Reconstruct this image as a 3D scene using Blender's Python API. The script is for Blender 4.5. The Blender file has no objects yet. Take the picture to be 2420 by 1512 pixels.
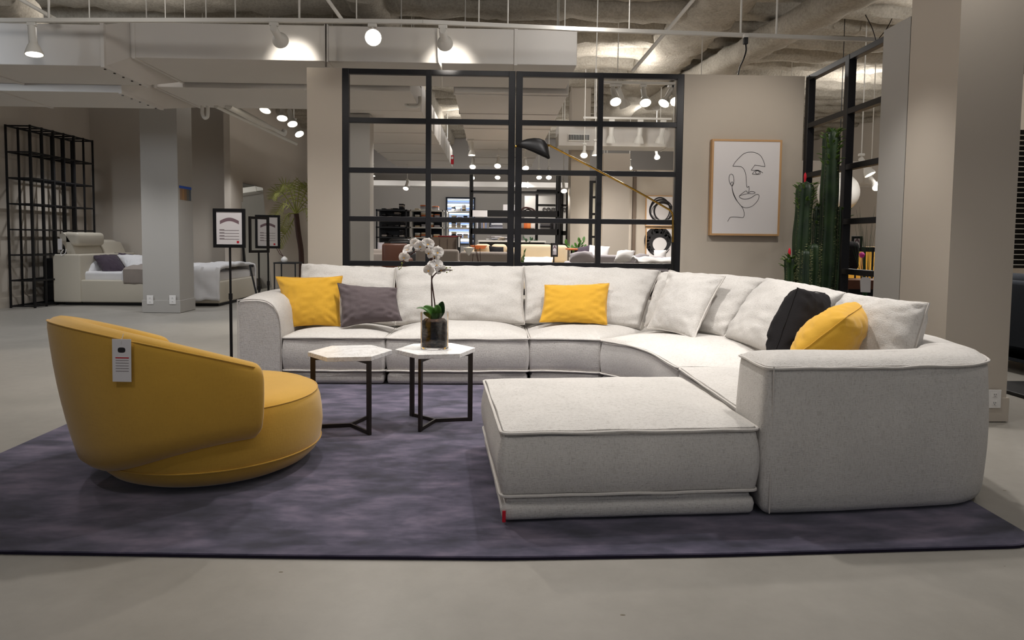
import bpy, bmesh, math, random
from mathutils import Vector, Matrix, noise
R_ = random.Random(7)
rad = math.radians
D = bpy.data
scn = bpy.context.scene
COL = scn.collection

# ------------------------------------------------------------------ camera
F = 1613.3
PX, PY = 1210.0, 661.0
yaw, pitch, roll = rad(1.6), rad(3.3), rad(0.62)
CAM = Vector((0, 0, 1.2))
_f = Vector((math.sin(yaw)*math.cos(pitch), math.cos(yaw)*math.cos(pitch), -math.sin(pitch)))
_r = Vector((math.cos(yaw), -math.sin(yaw), 0)); _u = _r.cross(_f)
RX = _r*math.cos(roll)+_u*math.sin(roll)
UX = -_r*math.sin(roll)+_u*math.cos(roll)
cd = D.cameras.new('camera'); cam = D.objects.new('camera', cd); COL.objects.link(cam)
cd.sensor_width = 36; cd.sensor_fit = 'HORIZONTAL'; cd.lens = F*36/2420
cd.shift_y = -95/2420; cd.clip_end = 200
m = Matrix((RX, UX, -_f)).transposed().to_4x4(); m.translation = CAM
cam.matrix_world = m
scn.camera = cam

def at(px, py, Y=None, z=None, x=None):
    """point of the place seen at this pixel, on a plane of known depth, height or side"""
    d = RX*((px-PX)/F) - UX*((py-PY)/F) + _f
    if Y is not None: t = Y/d.y
    elif z is not None: t = (z-CAM.z)/d.z
    else: t = x/d.x
    return CAM + d*t

# ------------------------------------------------------------------ materials
def srgb(c):
    return tuple(((v/255)/12.92 if v/255 <= .04045 else ((v/255+.055)/1.055)**2.4) for v in c)+(1,)
MATS = {}
def mat(name, col, rough=.6, metal=0, spec=.5, emis=None, estr=0, sheen=0, trans=0, ior=1.45, **k):
    if name in MATS: return MATS[name]
    m = D.materials.new(name); m.use_nodes = True
    b = m.node_tree.nodes['Principled BSDF']
    c = srgb(col) if max(col) > 1 else tuple(col)+(1,)
    b.inputs['Base Color'].default_value = c
    b.inputs['Roughness'].default_value = rough
    b.inputs['Metallic'].default_value = metal
    b.inputs['Specular IOR Level'].default_value = spec
    b.inputs['Sheen Weight'].default_value = sheen
    b.inputs['Transmission Weight'].default_value = trans
    b.inputs['IOR'].default_value = ior
    if emis: b.inputs['Emission Color'].default_value = srgb(emis); b.inputs['Emission Strength'].default_value = estr
    MATS[name] = m
    return m
def N(m, t, **k):
    n = m.node_tree.nodes.new(t)
    for a, v in k.items(): setattr(n, a, v)
    return n
def L(m, a, b): m.node_tree.links.new(a, b)
def mapped(m, scale, coord='Object'):
    tc = N(m, 'ShaderNodeTexCoord'); mp = N(m, 'ShaderNodeMapping')
    mp.inputs['Scale'].default_value = scale
    L(m, tc.outputs[coord], mp.inputs['Vector']); return mp.outputs['Vector']
def noise_tex(m, vec, scale, detail=4, rough=.5, dist=0):
    n = N(m, 'ShaderNodeTexNoise'); n.inputs['Scale'].default_value = scale
    n.inputs['Detail'].default_value = detail; n.inputs['Roughness'].default_value = rough
    n.inputs['Distortion'].default_value = dist
    L(m, vec, n.inputs['Vector']); return n.outputs['Fac']
def ramp(m, fac, stops):
    r = N(m, 'ShaderNodeValToRGB'); e = r.color_ramp.elements
    while len(e) < len(stops): e.new(.5)
    for i, (p, c) in enumerate(stops):
        e[i].position = p; e[i].color = srgb(c) if max(c) > 1 else tuple(c)+(1,)
    L(m, fac, r.inputs['Fac']); return r.outputs['Color']
def mixc(m, fac, a, b, mode='MIX'):
    x = N(m, 'ShaderNodeMix', data_type='RGBA', blend_type=mode)
    if isinstance(fac, float): x.inputs[0].default_value = fac
    else: L(m, fac, x.inputs[0])
    for i, v in ((6, a), (7, b)):
        if isinstance(v, tuple): x.inputs[i].default_value = v
        else: L(m, v, x.inputs[i])
    return x.outputs[2]
def bump(m, h, strength=.2, dist=.01):
    b = N(m, 'ShaderNodeBump'); b.inputs['Strength'].default_value = strength; b.inputs['Distance'].default_value = dist
    L(m, h, b.inputs['Height']); L(m, b.outputs['Normal'], m.node_tree.nodes['Principled BSDF'].inputs['Normal'])
def setcol(m, c): L(m, c, m.node_tree.nodes['Principled BSDF'].inputs['Base Color'])

def fabric(name, col, fleck=None, amt=.25, b=.25, sheen=.12, weave=(55, 55, 300)):
    m = mat(name, col, .92, spec=.15, sheen=sheen)
    v = mapped(m, weave); n1 = noise_tex(m, v, 1.0, 3, .6)
    v2 = mapped(m, (weave[2]*.9, weave[2]*.9, 45)); n2 = noise_tex(m, v2, 1.0, 2, .5)
    ad = N(m, 'ShaderNodeMath', operation='ADD'); L(m, n1, ad.inputs[0]); L(m, n2, ad.inputs[1])
    c = srgb(col); d = srgb(fleck) if fleck else tuple(x*.55 for x in c[:3])+(1,)
    r = N(m, 'ShaderNodeMapRange'); r.inputs[1].default_value = .98; r.inputs[2].default_value = 1.36
    r.inputs[3].default_value = 0; r.inputs[4].default_value = amt
    L(m, ad.outputs[0], r.inputs[0])
    n3 = noise_tex(m, mapped(m, (3, 3, 3)), 1.5, 3)
    mot = mixc(m, .12, c, ramp(m, n3, [(.3, tuple(x*.75 for x in col)), (.7, tuple(min(255, x*1.08) for x in col))]))
    setcol(m, mixc(m, r.outputs[0], mot, d)); bump(m, ad.outputs[0], b, .004)
    return m
M = {}
M['sofa'] = fabric('sofa_fabric', (207, 203, 198), (110, 98, 86), .36, .6)
M['pipe'] = fabric('piping_fabric', (205, 200, 194), (130, 118, 104), .2, .2)
M['grey'] = fabric('grey_fabric', (98, 88, 90), None, .25, .2)
M['black_fab'] = fabric('charcoal_fabric', (33, 31, 32), None, .3, .2, 0)
M['yellow_cush'] = fabric('yellow_cotton', (216, 166, 56), (190, 140, 40), .2, .12, .2)
M['yellow'] = fabric('mustard_velvet', (204, 158, 62), (176, 130, 44), .15, .1, .35, (25, 25, 120))
M['rugedge'] = mat('rug_edge', (38, 34, 48), .95, spec=.1)
# rug
m = M['rug'] = mat('rug_pile', (88, 80, 98), .95, spec=.1, sheen=.3)
a = noise_tex(m, mapped(m, (1.5, 2.4, 1)), 1.3, 4, .55, .8)
b_ = noise_tex(m, mapped(m, (3.2, 7, 1)), 1.3, 4, .6)
s_ = N(m, 'ShaderNodeMath', operation='ADD'); L(m, a, s_.inputs[0]); L(m, b_, s_.inputs[1])
s2 = N(m, 'ShaderNodeMath', operation='MULTIPLY'); L(m, s_.outputs[0], s2.inputs[0]); s2.inputs[1].default_value = .5
c1 = ramp(m, s2.outputs[0], [(.39, (43, 41, 56)), (.47, (63, 60, 78)), (.54, (83, 77, 96)), (.62, (106, 97, 115))])
setcol(m, c1); bump(m, noise_tex(m, mapped(m, (1, 1, 1)), 500, 2), .35, .004)
# floor
m = M['floor'] = mat('polished_concrete', (160, 154, 145), .42, spec=.35)
a = noise_tex(m, mapped(m, (1, 1, 1)), .55, 6, .6, .4); b_ = noise_tex(m, mapped(m, (1, 1, 1)), 9, 5, .7)
c1 = ramp(m, a, [(.3, (128, 125, 118)), (.55, (149, 144, 136)), (.75, (163, 158, 150))])
c2 = ramp(m, b_, [(.3, (138, 134, 126)), (.7, (158, 153, 145))])
c3 = mixc(m, .35, c1, c2)
vo = N(m, 'ShaderNodeTexVoronoi', feature='F1'); vo.inputs['Scale'].default_value = 2.6; L(m, mapped(m, (1, 2, 1)), vo.inputs['Vector'])
sp = N(m, 'ShaderNodeMath', operation='LESS_THAN'); L(m, vo.outputs['Distance'], sp.inputs[0]); sp.inputs[1].default_value = .028
setcol(m, mixc(m, sp.outputs[0], c3, srgb((98, 88, 72))))
r_ = N(m, 'ShaderNodeMapRange'); L(m, a, r_.inputs[0]); r_.inputs[3].default_value = .3; r_.inputs[4].default_value = .55
L(m, r_.outputs[0], m.node_tree.nodes['Principled BSDF'].inputs['Roughness'])
def paint(name, col):
    m = mat(name, col, .75, spec=.25)
    n = noise_tex(m, mapped(m, (1, 1, 1)), 1.2, 3)
    setcol(m, mixc(m, .1, srgb(col), ramp(m, n, [(.3, tuple(x*.85 for x in col)), (.7, col)])))
    bump(m, noise_tex(m, mapped(m, (1, 1, 1)), 220, 2), .06, .002)
    return m
M['wall'] = paint('beige_wall_paint', (188, 178, 165))
M['wallgrey'] = paint('grey_wall_paint', (172, 168, 162))
M['white_duct'] = paint('white_duct_paint', (205, 201, 196))
M['far'] = paint('far_wall_paint', (150, 145, 140))
m = M['ceil'] = mat('sprayed_fireproofing', (150, 142, 128), .95, spec=.1)
n = noise_tex(m, mapped(m, (1, 1, 1)), 30, 6, .7); n2 = noise_tex(m, mapped(m, (1, 1, 1)), 3, 4)
setcol(m, mixc(m, .5, ramp(m, n, [(.3, (135, 128, 116)), (.6, (190, 183, 170))]), ramp(m, n2, [(.3, (150, 143, 130)), (.7, (188, 180, 167))])))
bump(m, n, .7, .03)
M['black'] = mat('black_metal', (22, 21, 22), .45, .3)
M['frame'] = mat('black_frame_paint', (24, 23, 26), .4, .2)
M['bronze'] = mat('dark_bronze_metal', (64, 58, 54), .38, .8)
M['brass'] = mat('brass', (190, 150, 70), .25, 1)
M['whitemetal'] = mat('white_enamel', (215, 212, 205), .45)
M['bulb'] = mat('lit_bulb', (255, 250, 240), .5, emis=(255, 246, 230), estr=14)
M['white'] = mat('white_plastic', (225, 222, 218), .5)
M['paper'] = mat('white_paper', (222, 218, 218), .8)
M['ink'] = mat('black_ink', (40, 38, 40), .8)
M['greyink'] = mat('grey_print', (140, 130, 132), .8)
M['red'] = mat('red_label', (190, 20, 40), .7)
M['oak'] = mat('oak_wood', (190, 150, 105), .55)
M['tan'] = mat('orange_leather', (190, 105, 60), .5)
M['brownl'] = mat('brown_leather', (80, 45, 28), .4)
M['blackl'] = mat('black_leather', (38, 36, 36), .35)
M['taupe'] = fabric('taupe_fabric', (150, 140, 132), None, .15)
M['beigefab'] = fabric('beige_fabric', (205, 188, 160), None, .1)
M['lgrey'] = fabric('light_grey_fabric', (168, 162, 165), None, .1)
M['purple'] = fabric('plum_fabric', (72, 62, 72), None, .1)
M['linen'] = fabric('white_linen', (222, 220, 220), None, .06, .1)
M['navy'] = fabric('navy_fabric', (45, 50, 58), None, .15)
M['cabinet'] = mat('grey_brown_wood', (98, 84, 72), .6)
M['leather'] = mat('cream_leather', (196, 188, 172), .5)
M['glass'] = mat('clear_glass', (255, 255, 255), .02, trans=1, ior=1.45)
M['mirror'] = mat('mirror_glass', (225, 228, 222), .02, 1)
M['stem'] = mat('dark_stem', (62, 34, 28), .6)
m = M['petal'] = mat('white_petal', (250, 248, 246), .6)
tr = N(m, 'ShaderNodeBsdfTranslucent'); tr.inputs[0].default_value = srgb((240, 236, 232)); mx_ = N(m, 'ShaderNodeMixShader'); mx_.inputs[0].default_value = .45
out_ = [n for n in m.node_tree.nodes if n.type == 'OUTPUT_MATERIAL'][0]
L(m, m.node_tree.nodes['Principled BSDF'].outputs[0], mx_.inputs[1]); L(m, tr.outputs[0], mx_.inputs[2]); L(m, mx_.outputs[0], out_.inputs[0])
M['lip'] = mat('yellow_lip', (225, 170, 60), .6)
M['bud'] = mat('green_bud', (120, 130, 50), .5)
M['dleaf'] = mat('dark_leaf', (34, 70, 40), .4)
M['leaf'] = mat('green_leaf', (60, 105, 30), .45)
m = M['bark'] = mat('bark_mix', (60, 44, 34), .9)
n = noise_tex(m, mapped(m, (30, 30, 70)), 1, 5, .7); setcol(m, ramp(m, n, [(.35, (30, 22, 18)), (.5, (66, 46, 34)), (.66, (110, 84, 60))])); bump(m, n, .8, .01)
m = M['cactus'] = mat('cactus_skin', (34, 62, 32), .5)
n = noise_tex(m, mapped(m, (6, 6, 3)), 2, 4); setcol(m, ramp(m, n, [(.3, (16, 32, 20)), (.7, (40, 60, 30))]))
M['spine'] = mat('cactus_spine', (150, 150, 100), .6)
M['cleaf'] = mat('cactus_leaf', (70, 98, 34), .5)
M['palm'] = mat('palm_frond', (112, 112, 42), .7)
M['trunk'] = mat('palm_trunk', (58, 38, 30), .9)
m = M['marble'] = mat('white_marble', (224, 218, 212), .25, spec=.5)
n = noise_tex(m, mapped(m, (3, 3, 3)), 1.6, 8, .62, 2.4)
setcol(m, ramp(m, n, [(.36, (240, 238, 236)), (.475, (238, 236, 233)), (.5, (208, 203, 198)), (.525, (238, 236, 233)), (.7, (232, 228, 223))]))
m = M['winglow'] = mat('daylight_blind', (180, 200, 230), .5)
w = N(m, 'ShaderNodeTexWave', wave_type='BANDS', bands_direction='Z'); w.inputs['Scale'].default_value = 1.55; w.inputs['Distortion'].default_value = .2
L(m, mapped(m, (1, 1, 1)), w.inputs['Vector'])
cc = ramp(m, w.outputs['Fac'], [(.25, (60, 90, 140)), (.5, (130, 170, 215)), (.72, (250, 252, 255))])
b = m.node_tree.nodes['Principled BSDF']; L(m, cc, b.inputs['Emission Color']); b.inputs['Emission Strength'].default_value = 1.5

# ------------------------------------------------------------------ mesh building
class MB:
    def __init__(s): s.v = []; s.f = []
    def add(s, vs, fs):
        o = len(s.v); s.v += [tuple(p) for p in vs]; s.f += [tuple(i+o for i in f) for f in fs]; return s
    def box(s, a, b, M=None):
        x0, y0, z0 = a; x1, y1, z1 = b
        vs = [Vector(p) for p in ((x0, y0, z0), (x1, y0, z0), (x1, y1, z0), (x0, y1, z0), (x0, y0, z1), (x1, y0, z1), (x1, y1, z1), (x0, y1, z1))]
        if M: vs = [M @ p for p in vs]
        return s.add(vs, [(0, 3, 2, 1), (4, 5, 6, 7), (0, 1, 5, 4), (1, 2, 6, 5), (2, 3, 7, 6), (3, 0, 4, 7)])
    def rbox(s, a, b, r=.02, seg=3, M=None):
        bm = bmesh.new(); bmesh.ops.create_cube(bm, size=1)
        for v in bm.verts: v.co = Vector([(a[i]+b[i])/2+v.co[i]*(b[i]-a[i]) for i in range(3)])
        bmesh.ops.bevel(bm, geom=bm.edges[:], offset=r, segments=seg, profile=.5, affect='EDGES')
        bm.verts.index_update()
        vs = [(M @ v.co) if M else v.co.copy() for v in bm.verts]
        fs = [tuple(v.index for v in f.verts) for f in bm.faces]; bm.free()
        return s.add(vs, fs)
    def tube(s, pts, r, seg=8, caps=True, closed=False):
        pts = [Vector(p) for p in pts]; n = len(pts)
        rr = r if isinstance(r, (list, tuple)) else [r]*n
        vs = []; fs = []; pn = None
        for i, p in enumerate(pts):
            if closed: t = (pts[(i+1) % n]-pts[i-1])
            else: t = pts[min(i+1, n-1)]-pts[max(i-1, 0)]
            if t.length < 1e-9: t = Vector((0, 0, 1))
            t.normalize()
            if pn is None:
                a = Vector((0, 0, 1)) if abs(t.z) < .9 else Vector((1, 0, 0)); pn = a-t*a.dot(t)
            else: pn = pn-t*pn.dot(t)
            if pn.length < 1e-6: pn = t.orthogonal()
            pn.normalize(); q = t.cross(pn)
            for k in range(seg):
                an = 2*math.pi*k/seg; vs.append(p+(pn*math.cos(an)+q*math.sin(an))*rr[i])
        m = n if closed else n-1
        for i in range(m):
            j = (i+1) % n
            for k in range(seg):
                l = (k+1) % seg; fs.append((i*seg+k, i*seg+l, j*seg+l, j*seg+k))
        if caps and not closed:
            fs.append(tuple(range(seg))[::-1]); fs.append(tuple((n-1)*seg+k for k in range(seg)))
        return s.add(vs, fs)
    def lathe(s, prof, c=(0, 0, 0), seg=32, M=None):
        vs = []; fs = []; n = len(prof)
        for r, z in prof:
            for k in range(seg):
                a = 2*math.pi*k/seg; p = Vector((c[0]+r*math.cos(a), c[1]+r*math.sin(a), c[2]+z))
                vs.append(M @ p if M else p)
        for i in range(n-1):
            for k in range(seg):
                l = (k+1) % seg; fs.append((i*seg+k, i*seg+l, (i+1)*seg+l, (i+1)*seg+k))
        if prof[0][0] > 1e-6: fs.append(tuple(range(seg))[::-1])
        if prof[-1][0] > 1e-6: fs.append(tuple((n-1)*seg+k for k in range(seg)))
        return s.add(vs, fs)
    def rings(s, rings, cap0=True, cap1=True, closed=True):
        n = len(rings[0]); vs = [p for r in rings for p in r]; fs = []
        for i in range(len(rings)-1):
            for k in range(n if closed else n-1):
                l = (k+1) % n; fs.append((i*n+k, i*n+l, (i+1)*n+l, (i+1)*n+k))
        if cap0: fs.append(tuple(range(n))[::-1])
        if cap1: fs.append(tuple((len(rings)-1)*n+k for k in range(n)))
        return s.add(vs, fs)
    def prism(s, pts, z0, z1): # plan polygon
        return s.rings([[(x, y, z0) for x, y in pts], [(x, y, z1) for x, y in pts]])
    def build(s, name, mt, parent=None, smooth=False, local=False, loc=None, bevel=0, sub=0):
        me = D.meshes.new(name)
        o = D.objects.new(name, me)
        org = Vector((0, 0, 0))
        if not local:
            p = parent
            while p is not None: org += p.location; p = p.parent
        if loc is not None and parent is None: org = Vector(loc)
        me.from_pydata([tuple(v) if local else tuple(Vector(v)-org) for v in s.v], [], s.f)
        me.materials.append(mt if not isinstance(mt, str) else M[mt])
        bm = bmesh.new(); bm.from_mesh(me); bmesh.ops.remove_doubles(bm, verts=bm.verts, dist=1e-6)
        bmesh.ops.recalc_face_normals(bm, faces=bm.faces); bm.to_mesh(me); bm.free()
        if smooth:
            for p in me.polygons: p.use_smooth = True
            me.set_sharp_from_angle(angle=rad(50))
        COL.objects.link(o)
        if parent: o.parent = parent
        if parent is None and loc is not None: o.location = loc
        if bevel:
            b = o.modifiers.new('bevel', 'BEVEL'); b.width = bevel; b.segments = 2; b.limit_method = 'ANGLE'; b.angle_limit = rad(40)
        if sub:
            q = o.modifiers.new('sub', 'SUBSURF'); q.levels = q.render_levels = sub
        return o
def tag(o, label=None, cat=None, group=None, kind=None):
    if label: o['label'] = label
    if cat: o['category'] = cat
    if group: o['group'] = group
    if kind: o['kind'] = kind
    return o
def thing(name, label, cat, loc=(0, 0, 0), group=None, kind=None):
    o = D.objects.new(name, None); COL.objects.link(o); o.location = loc; o.empty_display_size = .1
    return tag(o, label, cat, group, kind)
def struct(name, mb, mt, smooth=False):
    return tag(mb.build(name, mt, smooth=smooth), kind='structure')
def copy_tree(o, parent=None):
    c = o.copy(); COL.objects.link(c); c.parent = parent
    for ch in [x for x in D.objects if x.parent == o]: copy_tree(ch, c)
    return c
def place(o, loc, rz=None, label=None, group=None):
    o.location = loc
    if rz is not None: o.rotation_euler.z = rz
    if label: o['label'] = label
    if group: o['group'] = group
    return o
def crom(pts, n=6, closed=False):
    pts = [Vector(p) for p in pts]; out = []; k = len(pts)
    for i in range(k if closed else k-1):
        p0 = pts[(i-1) % k] if closed or i > 0 else pts[0]; p1 = pts[i]; p2 = pts[(i+1) % k]
        p3 = pts[(i+2) % k] if closed or i+2 < k else pts[-1]
        for j in range(n):
            t = j/n
            out.append(.5*((2*p1)+(p2-p0)*t+(2*p0-5*p1+4*p2-p3)*t*t+(3*p1-p0-3*p2+p3)*t**3))
    if not closed: out.append(pts[-1])
    return out
def round_poly(pts, r, n=5):
    """plan polygon with rounded corners; r a number or a list"""
    out = []; k = len(pts)
    for i in range(k):
        p = Vector(pts[i]); a = Vector(pts[i-1]); b = Vector(pts[(i+1) % k])
        ri = r[i] if isinstance(r, (list, tuple)) else r
        da = (a-p); db = (b-p); q = min(ri, da.length*.45, db.length*.45)
        A = p+da.normalized()*q; B = p+db.normalized()*q
        for j in range(n+1):
            t = j/n; out.append(A*(1-t)**2+p*2*t*(1-t)+B*t*t)
    return out
def resample(pts, d=.04):
    out = []; k = len(pts)
    for i in range(k):
        a = pts[i]; b = pts[(i+1) % k]; n = max(1, int((b-a).length/d))
        for j in range(n): out.append(a+(b-a)*(j/n))
    return out
def normals2(pts):
    k = len(pts); out = []
    ar = sum(pts[i].x*pts[(i+1) % k].y-pts[(i+1) % k].x*pts[i].y for i in range(k))
    sg = 1 if ar > 0 else -1
    for i in range(k):
        t = (pts[(i+1) % k]-pts[i-1]); out.append(Vector((t.y, -t.x)).normalized()*sg)
    return out
def wob(p, s, a, seed=0):
    return noise.noise(Vector((p[0]*s+seed, p[1]*s+seed*1.7, p[2]*s-seed)))*a

def upholstered(outline, z0, zs, zt, parent, name='seat', mt='sofa', edge=.02, domeN=9, bulge=.012, pipe=True, seed=1, lowpipe=True, label=None):
    """a stuffed block: plan outline, side panels z0..zs, a crowned top rising to zt, corded seams"""
    o = resample([Vector(p) for p in outline]); nn = normals2(o)
    c = sum(o, Vector((0, 0)))/len(o); rings = []
    def ring(off, z, sc=1.0, zf=None):
        r = []
        for p, n in zip(o, nn):
            q = p+n*off
            if sc != 1: q = c+(q-c)*sc
            zz = z+wob((q.x, q.y, z), 5, .004, seed)
            k = wob((q.x, q.y, z), 4, .006, seed+5)
            r.append((q.x+n.x*k, q.y+n.y*k, zz))
        return r
    rings.append(ring(-.03, z0)); rings.append(ring(-.008, z0+.008))
    for i in range(7):
        t = i/6; rings.append(ring(bulge*math.sin(math.pi*t), z0+.02+(zs-z0-.035)*t))
    rings.append(ring(-.002, zs-.02)); rings.append(ring(-.016, zs-.009)); rings.append(ring(-.004, zs))
    rings.append(ring(-.006, zs+.008))
    for i in range(1, domeN+1):
        t = i/domeN; s_ = 1-t*.97
        rings.append(ring(-.006, zs+.008+(zt-zs-.008)*(1-(1-t)**2.6)**.9, s_))
    mb = MB(); mb.rings(rings); ob = mb.build(name, mt, parent, smooth=True)
    if label: ob['label'] = label
    if pipe:
        pm = MB()
        def seam(z, off=.005, r=.0068):
            pts = []
            for p, n in zip(o, nn):
                k = wob((p.x, p.y, z), 6, .005, seed+9)
                q = p+n*(off+k*.5); pts.append((q.x, q.y, z+k))
            pm.tube(pts, r, 6, closed=True)
        seam(zs)
        if lowpipe: seam(z0+.012, .006)
        pm.build('piping', 'pipe', ob, smooth=True, local=False)
    return ob

def sweep(path, prof, parent, name, mt, cap=True):
    """path: plan points; prof(t)-> list of (s,z) with s across to the left of travel"""
    path = [Vector(p) for p in path]; n = len(path); rings = []
    for i, p in enumerate(path):
        t = (path[min(i+1, n-1)]-path[max(i-1, 0)]).normalized(); l = Vector((-t.y, t.x))
        rings.append([(p.x+l.x*s, p.y+l.y*s, z) for s, z in prof(i/(n-1))])
    return MB().rings(rings).build(name, mt, parent, smooth=True)

def pillow(name, label, cat, tl, tr, br, bl, t, mt, group=None, pipe='pipe', pinch=.05, n=34, seed=1, ear=.0, pw=.5, wr=.012):
    """a stuffed cushion between four world corners"""
    tl, tr, br, bl = [Vector(p) for p in (tl, tr, br, bl)]
    nrm = ((tr-bl).cross(tl-br)).normalized()
    if nrm.dot(CAM-(tl+br)/2) < 0: nrm = -nrm
    cen = (tl+tr+br+bl)/4
    W = ((tr-tl).length+(br-bl).length)/2; H = ((tl-bl).length+(tr-br).length)/2
    def P(u, v):
        uu, vv = u*2-1, v*2-1
        # edges drawn in between the corners
        u2 = .5+.5*uu*(1-pinch*(1-vv*vv)); v2 = .5+.5*vv*(1-pinch*(1-uu*uu))
        return (bl*(1-u2)+br*u2)*(1-v2)+(tl*(1-u2)+tr*u2)*v2
    def puck(u, v):
        de = min(min(u, 1-u)*W, min(v, 1-v)*H); al = u*W if min(v, 1-v)*H < min(u, 1-u)*W else v*H
        dc = min(math.hypot((u-a_)*W, (v-b_)*H) for a_ in (0, 1) for b_ in (0, 1))
        return (.0045*math.exp(-((de-.03)/.03)**2)*math.sin(al*55+seed+2.5*noise.noise(Vector((al*6, seed, 0))))
                +.010*math.exp(-dc/.10)*math.sin(math.atan2((v-.5)*H, (u-.5)*W)*22+seed))
    th = lambda u, v: t*.5*(max(0, (1-(2*u-1)**2))*max(0, (1-(2*v-1)**2)))**pw
    th_obj = thing(name, label, cat, tuple((bl+br)/2), group)
    mb = MB()
    for sgn in (1, -1):
        vs = []; fs = []
        for j in range(n+1):
            for i in range(n+1):
                u = .5-.5*math.cos(math.pi*i/n); v = .5-.5*math.cos(math.pi*j/n)
                p = P(u, v); h = th(u, v); p = cen+(p-cen)*(1-.003/max(W, H)*2)
                edge = 1-abs(4*(u-.5)*(v-.5))
                h += wob(p, 7, wr, seed)*min(1, h/(t*.2+1e-6))+wob((u*3, v*3, 0), 4, wr*.9, seed+3)*min(1, h/(t*.2+1e-6))
                h += puck(u, v)*min(1, h/(t*.12+1e-6))
                vs.append(p+nrm*sgn*h)
        for j in range(n):
            for i in range(n):
                a = j*(n+1)+i; fs.append((a, a+1, a+n+2, a+n+1))
        mb.add(vs, fs)
    mb.build('cushion_body', mt, th_obj, smooth=True)
    if pipe:
        pts = []
        for k in range(n): pts.append(P(k/n, 0))
        for k in range(n): pts.append(P(1, k/n))
        for k in range(n): pts.append(P(1-k/n, 1))
        for k in range(n): pts.append(P(0, 1-k/n))
        pts = [p+Vector((wob(p, 14, .003, seed), 0, wob(p, 11, .004, seed+2))) for p in pts]
        MB().tube(pts, .0065 if pipe == 'pipe' else .003, 6, closed=True).build('piping', pipe, th_obj, smooth=True)
    return th_obj
# ------------------------------------------------------------------ setting
ZC = 4.45
struct('floor', MB().box((-9, -3, -.1), (9.5, 21, 0)), 'floor')
def ceiling():
    vs = []; fs = []; x0, x1, y0, y1 = -9.0, 9.5, -3.0, 20.6; nx, ny = 150, 470
    for j in range(ny+1):
        y = y0+(y1-y0)*j/ny
        for i in range(nx+1):
            x = x0+(x1-x0)*i/nx
            w = wob((x*.35, y*.0, 3), 1, .10, 2)
            ph = ((y+w) % .68)/.68
            dd = abs(ph-.5)*.68+wob((x, y*.3, 0), 2.2, .035, 6)+wob((x, y, 0), 9, .012, 3)
            rib = max(0, min(1, (.19-dd)/.07)); rib = rib*rib*(3-2*rib)
            z = ZC-rib*(.25+wob((x, y, 0), 1.4, .07, 4)+.04*max(0, 1-dd/.12))
            z += wob((x, y, 0), 5, .02, 1)+wob((x, y, 0), 16, .012, 8)*(1+rib)
            vs.append((x, y, z))
    for j in range(ny):
        for i in range(nx):
            a = j*(nx+1)+i; fs.append((a, a+nx+1, a+nx+2, a+1))
    mb = MB().add(vs, fs); mb.box((x0, y0, ZC+.1), (x1, y1, ZC+.2))
    struct('ceiling', mb, 'ceil', smooth=True)
ceiling()
def sprayed_beam(name, a, b, w, h, z0):
    """a beam coated with lumpy fireproofing"""
    a = Vector(a); b = Vector(b); d = (b-a); n = int(d.length/.12)+1; t = d.normalized(); l = Vector((-t.y, t.x))
    rings = []
    for i in range(n+1):
        p = a+d*i/n; r = []
        for k in range(14):
            an = 2*math.pi*k/14; cx = math.cos(an); sz = math.sin(an)
            s_ = math.copysign(abs(cx)**.55, cx)*w/2; zz = z0+h/2+math.copysign(abs(sz)**.55, sz)*h/2
            q = Vector((p.x+l.x*s_, p.y+l.y*s_, zz))
            k_ = 1+wob(q, 3.5, .22, 5)+wob(q, 11, .08, 2)
            r.append((p.x+l.x*s_*k_, p.y+l.y*s_*k_, z0+h/2+(zz-z0-h/2)*k_))
        rings.append(r)
    return struct(name, MB().rings(rings), 'ceil', smooth=True)
pa = at(2010, -10, z=3.95); pb = at(1700, 160, z=3.95)
dv = (pb-pa)
sprayed_beam('trim_1', (pa-dv*.6).xy, (pb+dv*.9).xy, .42, .3, 3.82)
# deep girder beside it, and others along the room
pa = at(1690, -10, z=4.0); pb = at(1640, 160, z=4.0); dv = pb-pa
sprayed_beam('trim_2', (2.75, 6), (2.75, 20), .75, .42, 3.98)
zb_ = at(600, 12, Y=8.6).z
sprayed_beam('trim_3', (-8, 8.7), (3.0, 8.9), .5, .5, zb_)
sprayed_beam('trim_4', (-1.55, 8), (-1.35, 20), .4, .4, 3.9)
q0 = at(-30, 10, Y=6.4); q1 = at(70, 50, Y=8.0)
sprayed_beam('trim_5', (q0.x, q0.y), (q1.x, q1.y), .42, .36, min(q0.z, q1.z))

# walls
struct('wall_left', MB().box((-8.15, -3, 0), (-8.02, 13.9, ZC+.1)), 'wall')
struct('wall_back_left', MB().box((-8.15, 13.9, 0), (-5.2, 14.05, ZC+.1)), 'wall')
struct('wall_alcove', MB().box((-5.32, 14.05, 0), (-5.2, 20.6, ZC+.1)), 'wall')
struct('wall_far', MB().box((-5.2, 20.4, 0), (9.4, 20.6, ZC+.1)), 'far')
struct('wall_right', MB().box((9.2, -3, 0), (9.35, 20.6, ZC+.1)), 'wall')
struct('wall_stub', MB().box((-1.843, 6.85, 0), (-1.501, 7.2, 2.87)), 'wall')
struct('wall_picture', MB().box((1.888, 6.85, 0), (3.10, 7.2, 2.87)), 'wall')
struct('wall_partition', MB().box((3.06, 5.05, 0), (3.36, 5.40, 2.88)), 'wallgrey')
def column(name, x0, x1, y0, y1, m1='wall', bb=.17):
    o = struct(name, MB().box((x0, y0, 0), (x1, y1, ZC+.05)), m1)
    k = .014
    q = MB().box((x0-k, y0-k, .005), (x1+k, y1+k, bb)); q.build('baseboard', m1, o, bevel=.004)
    return o
column('wall_column_right', 3.06, 3.50, 4.50, 5.04)
column('wall_column_left', -5.50, -4.93, 10.86, 11.38, 'wallgrey', .2)
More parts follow.
